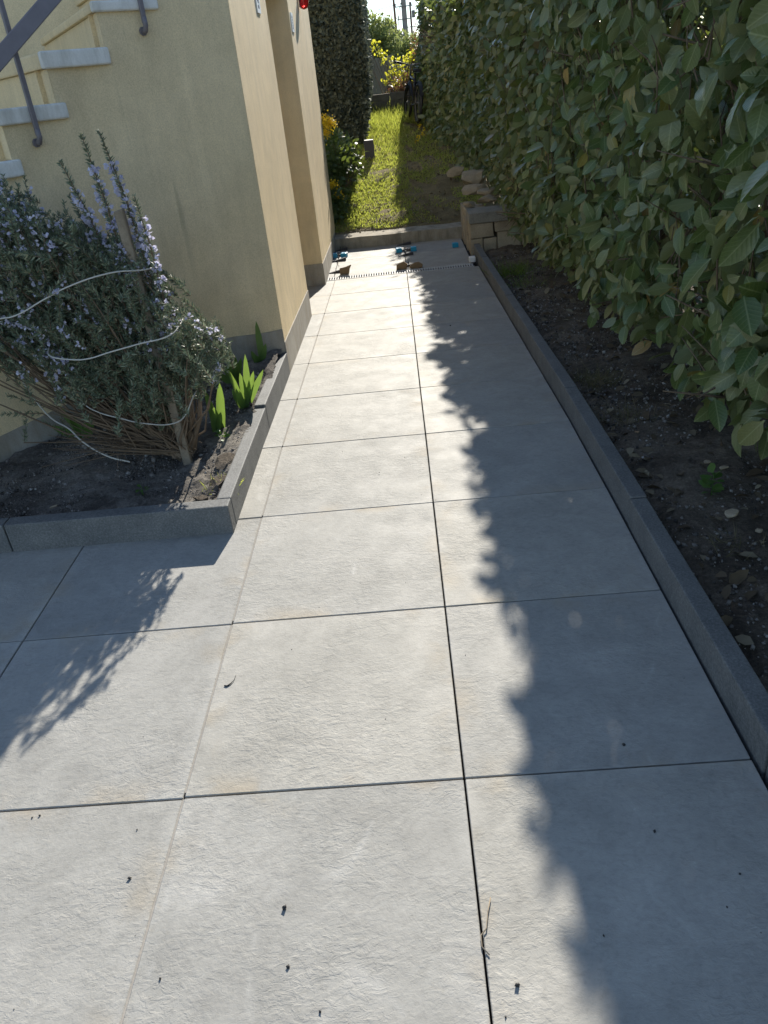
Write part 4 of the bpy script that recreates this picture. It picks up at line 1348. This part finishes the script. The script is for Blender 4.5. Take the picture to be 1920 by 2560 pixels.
def weed(loc, n, L, label, seed, mat='weed'):
    r = np.random.default_rng(seed)
    o = empty('weed', loc, label, 'weed')
    ang = r.uniform(0, 6.28, n); h = r.uniform(0, 1, n)
    P = np.stack([.012 * np.cos(ang), .012 * np.sin(ang), h * L * 1.1], -1)
    a = np.stack([np.cos(ang), np.sin(ang), r.uniform(-.1, .7, n)], -1)
    V, F, _ = scatter(SV * np.array([1.5, 1, 1]), SF, basis(a, np.tile([0, 0, 1.0], (n, 1)) + .3 * r.standard_normal((n, 3))), P, r.uniform(.5, 1, n) * L * .75)
    link_mesh('leaves', tri_mesh('leaves', V, F, None, True), M[mat], o)
    mb = MB(); mb.tube([(0, 0, -.02), (0, 0, L * 1.1)], [.003, .0015], 4); mb.build('stem', M[mat], o)
    return o


weed((1.16, 1.36, .06), 20, .085, 'small leafy weed with rounded leaves on the bare soil below the laurel', 3)
weed((-1.085, 2.30, .1), 16, .05, 'tiny bright weed on the soil left of the planter kerb', 4)
weed((-1.37, 1.75, .09), 10, .04, 'pale seedling alone on the open soil of the rosemary bed', 6)


def tuft(loc, n, L, rad, label, seed, mat='grass_dark', w=.006):
    r = np.random.default_rng(seed)
    o_loc = np.array(loc)
    P = np.stack([r.normal(0, rad, n), r.normal(0, rad, n), np.zeros(n) - .01], -1)
    a = np.stack([r.normal(0, .6, n), r.normal(-.1, .6, n), r.uniform(.4, 1.1, n)], -1) + np.concatenate([P[:, :2] / rad * .25, np.zeros((n, 1))], 1)
    S = np.stack([np.full(n, w), r.uniform(.5, 1.15, n) * L, r.uniform(.5, 1.15, n) * L * 1.6], -1)
    V, F, _ = scatter(BV * np.array([1, 1, -1]), BF, basis(a, np.stack([r.normal(0, 1, n), r.normal(0, 1, n), np.full(n, .6)], -1)), P, S)
    o = link_mesh('grass_tuft', tri_mesh('grass_tuft', V, F), M[mat], None, loc)
    tag(o, label, 'grass tuft', kind='stuff'); return o


tuft((1.07, 6.35, -.13), 260, .20, .10, 'green grass tuft below the retaining wall beside the kerb', 1)
tuft((1.12, 5.75, -.11), 130, .14, .09, 'thinner grass tuft nearer along the kerb', 2)
tuft((1.02, 2.85, .02), 221, .12, .075, 'dry fine grass tuft beside the middle of the border kerb', 3, 'dry_tuft', .003)
tuft((1.04, 2.25, .03), 160, .10, .07, 'dry fine grass tuft just below another, beside the kerb', 4, 'dry_tuft', .003)
tuft((1.12, .98, .05), 40, .08, .05, 'sparse straw coloured tuft near the pale stones at the lower right', 5, 'dry_tuft', .0025)
tuft((-.985, 1.78, .10), 120, .05, .04, 'mossy dry tuft on the earth clod in the bed corner', 6, 'grass', .003)

# clod of earth inside the planter corner
for i, (c, s_, lab) in enumerate([((-1.0, 1.80, .10), (.13, .20, .10), 'large earth clod in the corner of the rosemary bed'), ((-1.01, 2.03, .11), (.11, .22, .09), 'long earth clod behind the corner clod along the kerb'), ((-1.07, 1.66, .09), (.09, .08, .06), 'small earth clod at the kerb corner')]):
    tag(rock('earth_clod', c, s_, M['soil2'], None, 90 + i, rough=.8), lab, 'clod', 'earth clods inside the planter kerb')
for i, (c, s_, lab) in enumerate([((1.165, 1.16, .075), (.075, .06, .045), 'largest pale stone on the soil at the lower right'), ((1.235, 1.62, .075), (.045, .035, .02), 'flat pale stone left of the leafy weed'), ((1.275, 1.55, .075), (.06, .03, .02), 'longish brown stone just right of the flat pale stone'), ((1.22, 1.03, .07), (.035, .03, .025), 'small white stone among the pebbles at the lower right'), ((-1.8, 1.72, .085), (.05, .04, .03), 'grey clump of stone on the left of the rosemary bed')]):
    tag(rock('stone', c, s_, M['stone'], None, 120 + i), lab, 'stone')

# pebbles and dead leaves
PB = np.array([(0.5, 0, 0), (-.5, 0, 0), (0, .42, 0), (0, -.42, 0), (0, 0, .34), (0, 0, -.3)])
PBF = np.array([(0, 2, 4), (2, 1, 4), (1, 3, 4), (3, 0, 4), (2, 0, 5), (1, 2, 5), (3, 1, 5), (0, 3, 5)])


def rand_rot(n, tilt=1.0):
    return basis(rng.standard_normal((n, 3)) * np.array([1, 1, tilt]), np.array([0, 0, 1.0]) + tilt * rng.standard_normal((n, 3)))


def bed_ok(x, y):
    w = np.interp(x, WALL[::-1, 0], WALL[::-1, 1])
    return y < w - .03


n = 5200
x = rng.uniform(-2.6, -.975, n); y = rng.uniform(1.56, 3.7, n); k = bed_ok(x, y); x, y = x[k], y[k]; n = len(x)
S = rng.lognormal(math.log(.0115), .55, n).clip(.003, .045)
V, F, _ = scatter(PB, PBF, rand_rot(n), np.stack([x, y, bedz(x, y) + .004], -1), S)
n2_ = 9000
x2 = rng.uniform(-2.6, -.975, n2_); y2 = rng.uniform(1.56, 3.7, n2_); k2 = bed_ok(x2, y2); x2, y2 = x2[k2], y2[k2]; n2_ = len(x2)
V2, F2, _ = scatter(PB, PBF, rand_rot(n2_), np.stack([x2, y2, bedz(x2, y2) + .006], -1), rng.uniform(.004, .009, n2_))
V, F = np.concatenate([V, V2]), np.concatenate([F, F2 + len(V)])
o = stuff('soil_crumbs', V, F, M['pebble']); tag(o, 'crumbs of dark soil and small stones on the rosemary bed', 'soil crumbs')
n = 11000
y = rng.uniform(-.6, 7.7, n); x = .885 + rng.uniform(0, 1.0, n) ** 1.3 * .9
zz = borderz(x[:, None], y[:, None])[:, 0] + .004
S = rng.lognormal(math.log(.0095), .6, n).clip(.003, .03)
V, F, _ = scatter(PB, PBF, rand_rot(n), np.stack([x, y, zz], -1), S)
o = stuff('gravel', V, F, M['pebble']); tag(o, 'crumbs and small stones on the soil below the laurel hedge', 'gravel')
n = 650
y = rng.uniform(-.4, 7.6, n); x = .93 + rng.uniform(0, 1.0, n) * .75
zz = borderz(x[:, None], y[:, None])[:, 0] + .012
V, F, _ = scatter(SV * np.array([1.1, 1, 1.6]), SF, rand_rot(n, .35), np.stack([x, y, zz], -1), rng.uniform(.03, .085, n))
o = stuff('leaf_litter', V, F, M['litter']); tag(o, 'dead leaves scattered on the soil below the laurel hedge', 'dead leaves')

# bits on the slabs
bits = [(-.464, -.357, .016), (-.877, -.249, .011), (.063, -.568, .014), (-.36, -.60, .008), (-.44, -.50, .010), (-.90, -.10, .005), (-1.20, -.03, .008), (-1.22, -.035, .006),
        (-.73, -.51, .008), (.12, -.74, .009), (.20, -.69, .009), (.19, -.86, .007), (-.22, .25, .004), (-.05, -.68, .008), (.46, -.21, .010), (.62, -.34, .007), (.05, .52, .004), (.32, 2.2, .006), (.28, 2.12, .004), (.46, .08, .010), (-.12, 2.1, .005), (-.45, 2.25, .005), (.30, 4.7, .012), (-.25, 1.95, .006), (-.55, .62, .004), (-.08, -.80, .007), (.03, -.63, .006), (.13, -.83, .006), (.27, -.47, .006), (.56, -.42, .006)]
for _ in range(60): bits.append((random.uniform(-1.4, .75), random.uniform(-.85, 2.6), random.uniform(.0012, .0036)))
bb = np.array(bits)
V, F, _ = scatter(PB, PBF, rand_rot(len(bb)), np.stack([bb[:, 0], bb[:, 1], np.array([pz(v) for v in bb[:, 1]]) + bb[:, 2] * .3], -1), bb[:, 2] * 1.2)
o = stuff('dark_crumbs', V, F, M['black']); tag(o, 'small dark crumbs of soil lying on the pale slabs', 'crumbs')


def thread(pts, rad, name, mat, label, cat):
    mb = MB(); mb.tube(pts, rad, 5); return tag(mb.build(name, mat, None, smooth=True), label, cat)


thread([(-.76, .456, .003), (-.75, .453, .003), (-.74, .462, .004), (-.731, .478, .004), (-.729, .505, .003)], [.0022, .003, .002, .001, .0006], 'twig', M['black'], 'tiny dark curled twig on the left slab', 'twig')
thread([(.012, -.50, .004), (-.003, -.48, .004), (-.002, -.455, .006), (.012, -.44, .006), (.02, -.40, .008), (.03, -.365, .006)], .0016, 'straw', M['wood_stake'], 'pale curled straw lying over the middle joint', 'straw')

# ------------------------------------------------------------------ lawn
n = 46000
y = 9.2 + rng.uniform(0, 1, n) ** 1.15 * 6.3; x = rng.uniform(-1.0, 1.15, n)
ef = np.interp(y, FX_Y, FX_X) + np.interp(y, [9, 12], [.25, .1])
patch = np.sin(x * 5.3 + 2 * np.sin(y * 1.9)) * np.sin(y * 3.1 + 1.5 * np.sin(x * 4)) + .5 * np.sin(x * 13 + y * 9)
bare = np.where(x > .16, .15, -1.6) - .5 * np.clip((y - 11) / 2, 0, 1)
worn = (x > .15) & (x < .8) & (y < 10.6)
k = (x < ef) & (patch > bare - .3) & ~((rng.random(n) < .62) & worn) & (y > 9.20 + .06 * np.sin(x * 9) + .05 * rng.random(n))
x, y = x[k], y[k]; n = len(x)
L = np.interp(y, [9.2, 10.5, 12.5, 13.8, 15.5], [.032, .042, .06, .13, .24]) * rng.uniform(.6, 1.4, n)
L = np.where(x < -.55, L * 1.5, L)
a = np.stack([rng.normal(0, .55, n), rng.normal(-.05, .5, n), rng.uniform(.35, 1.1, n)], -1)
V, F, _ = scatter(BV * np.array([1, 1, -1]), BF, basis(a, rng.standard_normal((n, 3)) + np.array([0, -.3, .5])), np.stack([x, y, hz(x, y)], -1), np.stack([rng.uniform(.006, .010, n), L, L * 1.2], -1))
o = stuff('lawn_grass', V, F, M['grass']); tag(o, 'short yellow green grass on the garden slope beyond the step', 'grass')
n = 700
V, F, _ = scatter(SV * np.array([1.3, 1, 1.5]), SF, rand_rot(n, .5), np.stack([rng.uniform(-.95, .9, n), rng.uniform(9.1, 12.5, n), np.zeros(n)], -1), rng.uniform(.02, .05, n))
V = V + 0; cen = V.reshape(n, -1, 3).mean(1); V = (V.reshape(n, -1, 3) + np.stack([np.zeros(n), np.zeros(n), hz(cen[:, 0], cen[:, 1]) + .02], -1)[:, None]).reshape(-1, 3)
o = stuff('lawn_litter', V, F, M['litter']); tag(o, 'dry leaf bits lying in the grass', 'dead leaves')

# flowering shrub at the house corner
def crown(n, c, rad, Lr, mat, parent, off, name='foliage', tv=SV, tf=SF, up=.5, shell=.45):
    d = nrm(rng.standard_normal((n, 3))); rr = 1 - shell * rng.random(n) ** 1.5
    lump = 1 + .16 * np.sin(d[:, 0] * 5 + c[0]) * np.sin(d[:, 2] * 6 + c[1]) + .1 * np.sin(d[:, 1] * 9)
    P = np.array(c) + d * np.array(rad) * (rr * lump)[:, None]
    a = d + rng.standard_normal((n, 3)) * .7; nn = np.array([0, 0, up]) + d * .6 + rng.standard_normal((n, 3)) * .6
    V, F, _ = scatter(tv, tf, basis(a, nn), P - np.array(off), rng.uniform(Lr[0], Lr[1], n))
    return stuff(name, V, F, mat, parent)


sh = empty('flowering_shrub', (-.85, 10.1, .17), 'dark glossy shrub with yellow flower heads between the house corner and the lawn', 'shrub')
so_ = (-.85, 10.1, .17)
crown(1500, (-1.0, 10.0, .62), (.34, .42, .52), (.06, .12), M['mahonia'], sh, so_, shell=.8)
crown(700, (-.76, 10.6, .70), (.27, .40, .34), (.06, .11), M['mahonia'], sh, so_, shell=.8)
crown(500, (-.87, 9.55, .26), (.14, .22, .24), (.05, .10), M['mahonia'], sh, so_, shell=.8)
mb = MB()
for _ in range(26):
    b = np.array([-.88 + random.uniform(-.1, .1), 10.1 + random.uniform(-.2, .2), .12]); e = b + np.array([random.uniform(-.2, .45), random.uniform(-.5, .6), random.uniform(.35, .9)])
    mb.tube([b - np.array(so_), (b + e) / 2 - np.array(so_) + np.array([.03, 0, .05]), e - np.array(so_)], [.008, .006, .003], 4)
mb.build('stems', M['bark'], sh)
for c, k, s_ in (((-.885, 9.62, 1.27), 9, .075), ((-.80, 9.66, 1.24), 7, .06), ((-.87, 9.6, 1.14), 7, .06), ((-.86, 9.5, .53), 6, .05), ((-.79, 9.45, .40), 4, .035)):
    P = np.array(c) + rng.normal(0, s_ * .6, (k * 30, 3)) * np.array([1, 1, .9])
    V, F, _ = scatter(PET, DF, basis(rng.standard_normal((len(P), 3)), rng.standard_normal((len(P), 3))), P - np.array(so_), rng.uniform(.014, .028, len(P)))
    link_mesh('flower_head', tri_mesh('flower_head', V, F), M['yellow_flower'], sh)['kind'] = 'stuff'
mb = MB(); mb.box((-.075, -.09, -.03), (.075, .09, .25))
tag(mb.build('wooden_post', M['wedge'], None, bevel=.008, loc=(-.40, 11.95, .60)), 'short dark square post stump at the left edge of the lawn', 'post')
# a few dandelion like flowers by the hedge foot
for x, y, lab in ((.40, 12.4, 'yellow flower in the middle of the little row in the shaded grass'), (.47, 12.5, 'yellow flower right of the middle one in the shaded grass'), (.52, 12.75, 'yellow flower closest to the hedge foot in the shaded grass'), (.45, 12.9, 'yellow flower farthest back, nearest the bicycle wheel'), (.36, 12.2, 'yellow flower nearest the step in the shaded grass')):
    z = float(hz(np.array(x), np.array(y)))
    o = empty('lawn_flower', (x, y, z)); tag(o, lab, 'flower', 'yellow flowers in the shaded grass')
    P = np.tile([0, 0, .10], (14, 1)) + rng.normal(0, .012, (14, 3))
    V, F, _ = scatter(PET, DF, basis(rng.standard_normal((14, 3)), rng.standard_normal((14, 3))), P, np.full(14, .03)); link_mesh('head', tri_mesh('head', V, F), M['yellow_flower'], o)
    mb = MB(); mb.tube([(0, 0, 0), (0, 0, .1)], .002, 4); mb.build('stem', M['weed'], o)

# ------------------------------------------------------------------ bicycle, seen end on, leaning into the hedge
bk = empty('bicycle', (.35, 13.45, .95), 'dark bicycle seen end on, leaning against the laurel hedge at the end of the lawn', 'bicycle')
bk.rotation_euler = (0, R(6), R(9))


def torus(name, y, z, r, t, mat, parent, seg=28, ms=6):
    mb = MB(); vs = []; fs = []
    for i in range(seg):
        A = 2 * math.pi * i / seg
        for j in range(ms):
            B = 2 * math.pi * j / ms; rr = r + t * math.cos(B)
            vs.append((t * .95 * math.sin(B), y + rr * math.cos(A), z + rr * math.sin(A)))
    for i in range(seg):
        for j in range(ms): fs.append((i * ms + j, ((i + 1) % seg) * ms + j, ((i + 1) % seg) * ms + (j + 1) % ms, i * ms + (j + 1) % ms))
    mb.add(vs, fs); return mb.build(name, mat, parent, smooth=True)


for y in (-.46, .46):
    w = MB(); w.tube([(-.03, y, .30), (.03, y, .30)], .018, 8); w_ = w.build('wheel', M['pole_steel'], bk)
    torus('tyre', y, .30, .272, .030, M['black'], w_); torus('rim', y, .30, .248, .010, M['pole_steel'], w_)
    sp = MB()
    for k in range(14):
        A = 2 * math.pi * k / 14; sp.tube([(0, y, .30), (0, y + .245 * math.cos(A), .30 + .245 * math.sin(A))], .0018, 3)
    sp.build('spokes', M['pole_steel'], w_)
fr = MB()
for a, b, rd in (((0, -.05, .27), (0, .32, .66), .019), ((0, -.10, .62), (0, .32, .70), .017), ((0, -.05, .27), (0, -.14, .74), .016), ((.02, -.46, .30), (.02, -.06, .27), .009), ((-.02, -.46, .30), (-.02, -.06, .27), .009), ((.02, -.46, .30), (.015, -.12, .62), .008), ((-.02, -.46, .30), (-.015, -.12, .62), .008), ((0, .31, .60), (0, .285, .76), .020)):
    fr.tube([a, b], rd, 8)
fr.build('frame', M['bike'], bk, smooth=True)
fk = MB(); fk.tube([(.045, .46, .30), (.04, .36, .58), (0, .32, .62)], .012, 6); fk.tube([(-.045, .46, .30), (-.04, .36, .58), (0, .32, .62)], .012, 6); fk.build('fork', M['bike'], bk, smooth=True)
hb = MB(); hb.tube([(0, .29, .74), (0, .275, .86)], .014, 6); hb.tube([(-.27, .20, .90), (-.16, .26, .89), (0, .28, .86), (.16, .26, .89), (.27, .20, .90)], .013, 8)
hbo = hb.build('handlebar', M['pole_steel'], bk, smooth=True)
for s_ in (-1, 1):
    gq = MB(); gq.tube([(s_ * .29, .185, .902), (s_ * .18, .245, .892)], .019, 8); gq.build('grip', M['black'], hbo)
    lv = MB(); lv.tube([(s_ * .15, .27, .88), (s_ * .18, .20, .85), (s_ * .26, .15, .85)], .006, 5); lv.build('brake_lever', M['chrome'], hbo)
sd_ = MB(); sd_.prism([(-.07, -.30, .75), (.07, -.30, .75), (.018, -.04, .755), (-.018, -.04, .755)], [(-.075, -.30, .80), (.075, -.30, .80), (.015, -.03, .785), (-.015, -.03, .785)])
sd_.build('saddle', M['saddle'], bk, bevel=.014, seg=2, smooth=True)
ck = MB(); ck.tube([(-.05, -.05, .27), (.05, -.05, .27)], .018, 8); ck.tube([(.05, -.05, .27), (.055, .03, .13)], .009, 6); ck.tube([(-.05, -.05, .27), (-.055, -.13, .41)], .009, 6)
cko = ck.build('crank', M['chrome'], bk)
for p in ((.10, .03, .13), (-.10, -.13, .41)):
    pd = MB(); pd.box((p[0] - .045, p[1] - .035, p[2] - .01), (p[0] + .045, p[1] + .035, p[2] + .01)); pd.build('pedal', M['black'], cko)
torus('chainring', -.05, .27, .075, .006, M['chrome'], bk, 20, 4).location = (.04, 0, 0)
mg = MB()
for k in range(9):
    A = R(20 + k * 17); B = R(20 + (k + 1) * 17)
    mg.add([(-.028, -.46 - .315 * math.cos(A), .30 + .315 * math.sin(A)), (.028, -.46 - .315 * math.cos(A), .30 + .315 * math.sin(A)), (.028, -.46 - .315 * math.cos(B), .30 + .315 * math.sin(B)), (-.028, -.46 - .315 * math.cos(B), .30 + .315 * math.sin(B))], [(0, 1, 2, 3)])
mg.build('mudguard', M['bike'], bk)

# ------------------------------------------------------------------ beyond the lawn
gw = empty('garden_wall', (0, 14.9, 1.1), 'low brown stone wall across the end of the lawn', 'wall')
go = np.array([0, 14.9, 1.1])
r = np.random.default_rng(3)
for row, (za, zb) in enumerate(((.75, 1.08), (1.085, 1.28), (1.285, 1.40))):
    x = -2.2 + .13 * row
    while x < 1.6:
        l = r.uniform(.22, .48)
        mb = MB(); mb.box((x, -.12, za - 1.1), (x + l - .008, .12, zb - 1.1 + r.uniform(-.012, .012))); mb.v = [tuple(np.array(p) + r.uniform(-.008, .008, 3)) for p in mb.v]
        mb.build('wall_stone', M['brownwall'], gw, bevel=.008)
        x += l
fn = empty('board_fence', (0, 18.2, 1.1), 'weathered grey board fence behind the yellow leaved shrub', 'fence')
x = -2.4
while x < 1.9:
    mb = MB(); h = .96 + .02 * r.standard_normal() - .10 * (x > .15)
    mb.box((x, -.012, -.1), (x + .135, .012, h)); mb.build('board', M['fence'], fn, bevel=.003); x += .142
mb = MB(); mb.box((-2.4, .0125, .2), (1.9, .05, .28)); mb.box((-2.4, .0125, .68), (1.9, .05, .76)); mb.build('rail', M['fence'], fn)

ys = empty('yellow_shrub', (0, 16.6, 1.12), 'shrub with bright yellow green spring leaves behind the low brown wall', 'shrub')
yo = np.array([0, 16.6, 1.12])
clus = []
for t in np.linspace(0, 1, 18):
    clus.append((-.42 + .62 * t + r.normal(0, .03), 16.6 + r.normal(0, .12), 2.24 - .42 * t ** 1.2 + r.normal(0, .05)))
for t in np.linspace(0, 1, 16): clus.append((.02 + .42 * t + r.normal(0, .06), 16.5 + r.normal(0, .12), 1.86 - .38 * r.random()))
for _ in range(16): clus.append((.02 + .5 * r.random(), 16.4 + r.normal(0, .1), 1.45 + .28 * r.random()))
for _ in range(10): clus.append((.40 + .25 * r.random(), 16.5 + r.normal(0, .1), 1.84 + .2 * r.random()))
P = np.concatenate([np.array(c) + r.normal(0, .045, (9, 3)) for c in clus]); n = len(P)
V, F, _ = scatter(SV * np.array([1.4, 1, 1]), SF, basis(r.standard_normal((n, 3)), r.standard_normal((n, 3)) + np.array([0, 0, 1])), P - yo, r.uniform(.04, .085, n))
stuff('foliage', V, F, M['yellow_leaf'], ys)
mb = MB()
for c in clus: mb.tube([np.array((.12 + .25 * (c[0] - .1), 16.6, 1.05)) - yo, np.array((c[0] * .6 + .06, 16.58, (1.1 + c[2]) / 2)) - yo, np.array(c) - yo], [.010, .007, .003], 4)
mb.build('stems', M['bark'], ys)
rs = empty('red_shrub', (.3, 15.6, 1.12), 'low reddish brown shrub just behind the low wall beside the bicycle', 'shrub')
crown(900, (.30, 15.6, 1.45), (.34, .22, .24), (.03, .06), M['red_leaf'], rs, (.3, 15.6, 1.12), shell=.9)
crown(500, (.62, 16.2, 1.95), (.14, .2, .55), (.03, .06), M['red_leaf'], rs, (.3, 15.6, 1.12), name='tall_foliage', shell=.9)
mb = MB()
for k in range(12): mb.tube([(r.uniform(-.05, .05), 0, -.1), (r.uniform(-.3, .35), r.uniform(-.15, .5), r.uniform(.3, .9))], [.008, .003], 4)
mb.build('stems', M['bark'], rs)


def tree(loc, trunk_h, blobs, lab, name='bush', lr=(.10, .2), dens=420, mat='bush', group=None):
    t = empty(name, loc, lab, 'bush' if name == 'bush' else 'tree', group)
    mb = MB(); mb.tube([(0, 0, -.2), (.03, 0, trunk_h * .6), (0, 0, trunk_h)], [.09, .07, .04], 7)
    for c, rd in blobs: mb.tube([(0, 0, trunk_h * .5), (c[0] * .5, c[1] * .5, (trunk_h * .5 + c[2]) / 2), c], [.04, .03, .012], 5)
    mb.build('trunk', M['bark'], t)
    for c, rd in blobs: crown(int(dens * rd[0] * rd[2] * 4), c, rd, lr, M[mat], t, (0, 0, 0), 'crown', shell=.75)
    return t


tree((-.7, 22.5, 1.1), 1.0, [((-.3, 0, 1.15), (.65, .6, .62)), ((.45, .1, 1.3), (.65, .6, .72)), ((.1, -.2, .7), (.8, .5, .55)), ((-1.1, .2, .9), (.7, .6, .6))], 'tall rounded green bush filling the gap beyond the board fence', dens=2600, lr=(.06, .13))
tree((.75, 22.0, 1.1), .9, [((-.15, 0, .95), (.45, .5, .55)), ((.2, .1, .6), (.5, .5, .5)), ((-.3, -.1, .4), (.5, .4, .4))], 'lighter green feathery bush right of the tall bush', dens=2600, lr=(.05, .12))
for (x, y, zt, wid, slope, lab) in ((.33, 46, 3.95, 3.6, 1.0, 'slate roofed gabled house showing above the tall green bush'), (-1.9, 52, 4.35, 2.2, 1.7, 'farther pointed slate roof peeping over the bush beside the hedge')):
    h = empty('distant_house', (x, y, 1.1), lab, 'house')
    ez = zt - 1.1 - wid * .5 * slope * .93
    mb = MB(); mb.box((-wid / 2, 0, 0), (wid / 2, 5, ez)); mb.prism([(-wid / 2, 0.02, ez), (wid / 2, 0.02, ez), (wid / 2, .12, ez), (-wid / 2, .12, ez)], [(-.02, .02, zt - 1.2), (.02, .02, zt - 1.2), (.02, .12, zt - 1.2), (-.02, .12, zt - 1.2)]); mb.build('wall', M['pale_wall'], h)
    mb = MB()
    for s_ in (-1, 1):
        mb.prism([(0, -.2, zt - 1.1), (0, 5.2, zt - 1.1), (s_ * wid * .56, 5.2, ez - .12), (s_ * wid * .56, -.2, ez - .12)], [(0, -.2, zt - 1.0), (0, 5.2, zt - 1.0), (s_ * wid * .56, 5.2, ez - .02), (s_ * wid * .56, -.2, ez - .02)])
    mb.build('roof', M['slate'], h)
up = empty('utility_pole', (1.30, 50, 1.1), 'thick pale concrete utility pole with crossarms beyond the bushes', 'pole')
mb = MB(); mb.tube([(0, 0, -.5), (0, 0, 9)], [.17, .115], 10); mb.build('shaft', M['pole'], up, smooth=True)
for z, w in ((3.75, .55), (3.15, .42), (2.35, .45)):
    mb = MB(); mb.box((-w, -.18, z), (w * .9, -.125, z + .05)); c = mb.build('crossarm', M['pole_steel'], up)
    for s_ in (-.85, .75):
        i = MB(); i.tube([(w * s_, -.15, z + .05), (w * s_, -.15, z + .18)], .03, 6); i.build('insulator', M['pole_steel'], c)
lp = empty('street_lamp', (.82, 50, 1.1), 'slim lamp post with a curved arm left of the concrete pole', 'lamp post')
mb = MB(); mb.tube([(.02, 0, -.5), (-.12, 0, 7.5)], [.085, .05], 8); mb.build('post', M['pole_wood'], lp, smooth=True)
mb = MB(); mb.tube([(.12, -.1, 2.2), (.12, -.1, 3.1), (.2, -.1, 3.6), (.34, -.1, 3.95), (.48, -.1, 4.05)], .02, 6); mb.build('curved_arm', M['pole_steel'], lp, smooth=True)
mb = MB(); mb.box((.05, -.12, 2.0), (.38, -.08, 2.05)); mb.build('bracket', M['pole_steel'], lp)
rp = empty('rusty_pole', (1.68, 50, 1.1), 'reddish wooden pole with a grey transformer box right of the concrete pole', 'pole')
mb = MB(); mb.tube([(0, 0, -.5), (-.03, 0, 3.95)], [.075, .055], 8); mb.build('shaft', M['pole_wood'], rp, smooth=True)
mb = MB(); mb.box((.04, -.12, 3.2), (.22, .1, 3.55)); mb.build('transformer', M['pole_steel'], rp, bevel=.02)
mb = MB(); mb.box((-.3, -.1, 2.75), (.3, -.06, 2.79)); mb.build('crossarm', M['pole_steel'], rp)
for i, (a, b, lab) in enumerate([((-14, 47, 4.6), (1.3, 49.9, 5.05), 'lowest power cable crossing the sky to the concrete pole'), ((-14, 44, 5.3), (1.0, 49.9, 5.5), 'middle power cable crossing the sky'), ((-14, 40, 5.6), (.85, 49.9, 5.9), 'upper power cable running to the lamp post'), ((-.6, 50, 3.2), (.30, 62, 6.6), 'thin stay wire slanting up across the sky')]):
    a, b = np.array(a, float), np.array(b, float); mb = MB()
    mb.tube([a + (b - a) * t - np.array([0, 0, .5 * 4 * t * (1 - t) * (0 if i == 3 else 1)]) for t in np.linspace(0, 1, 9)], .012, 4)
    tag(mb.build('power_cable', M['black']), lab, 'cable', 'power cables in the sky gap')
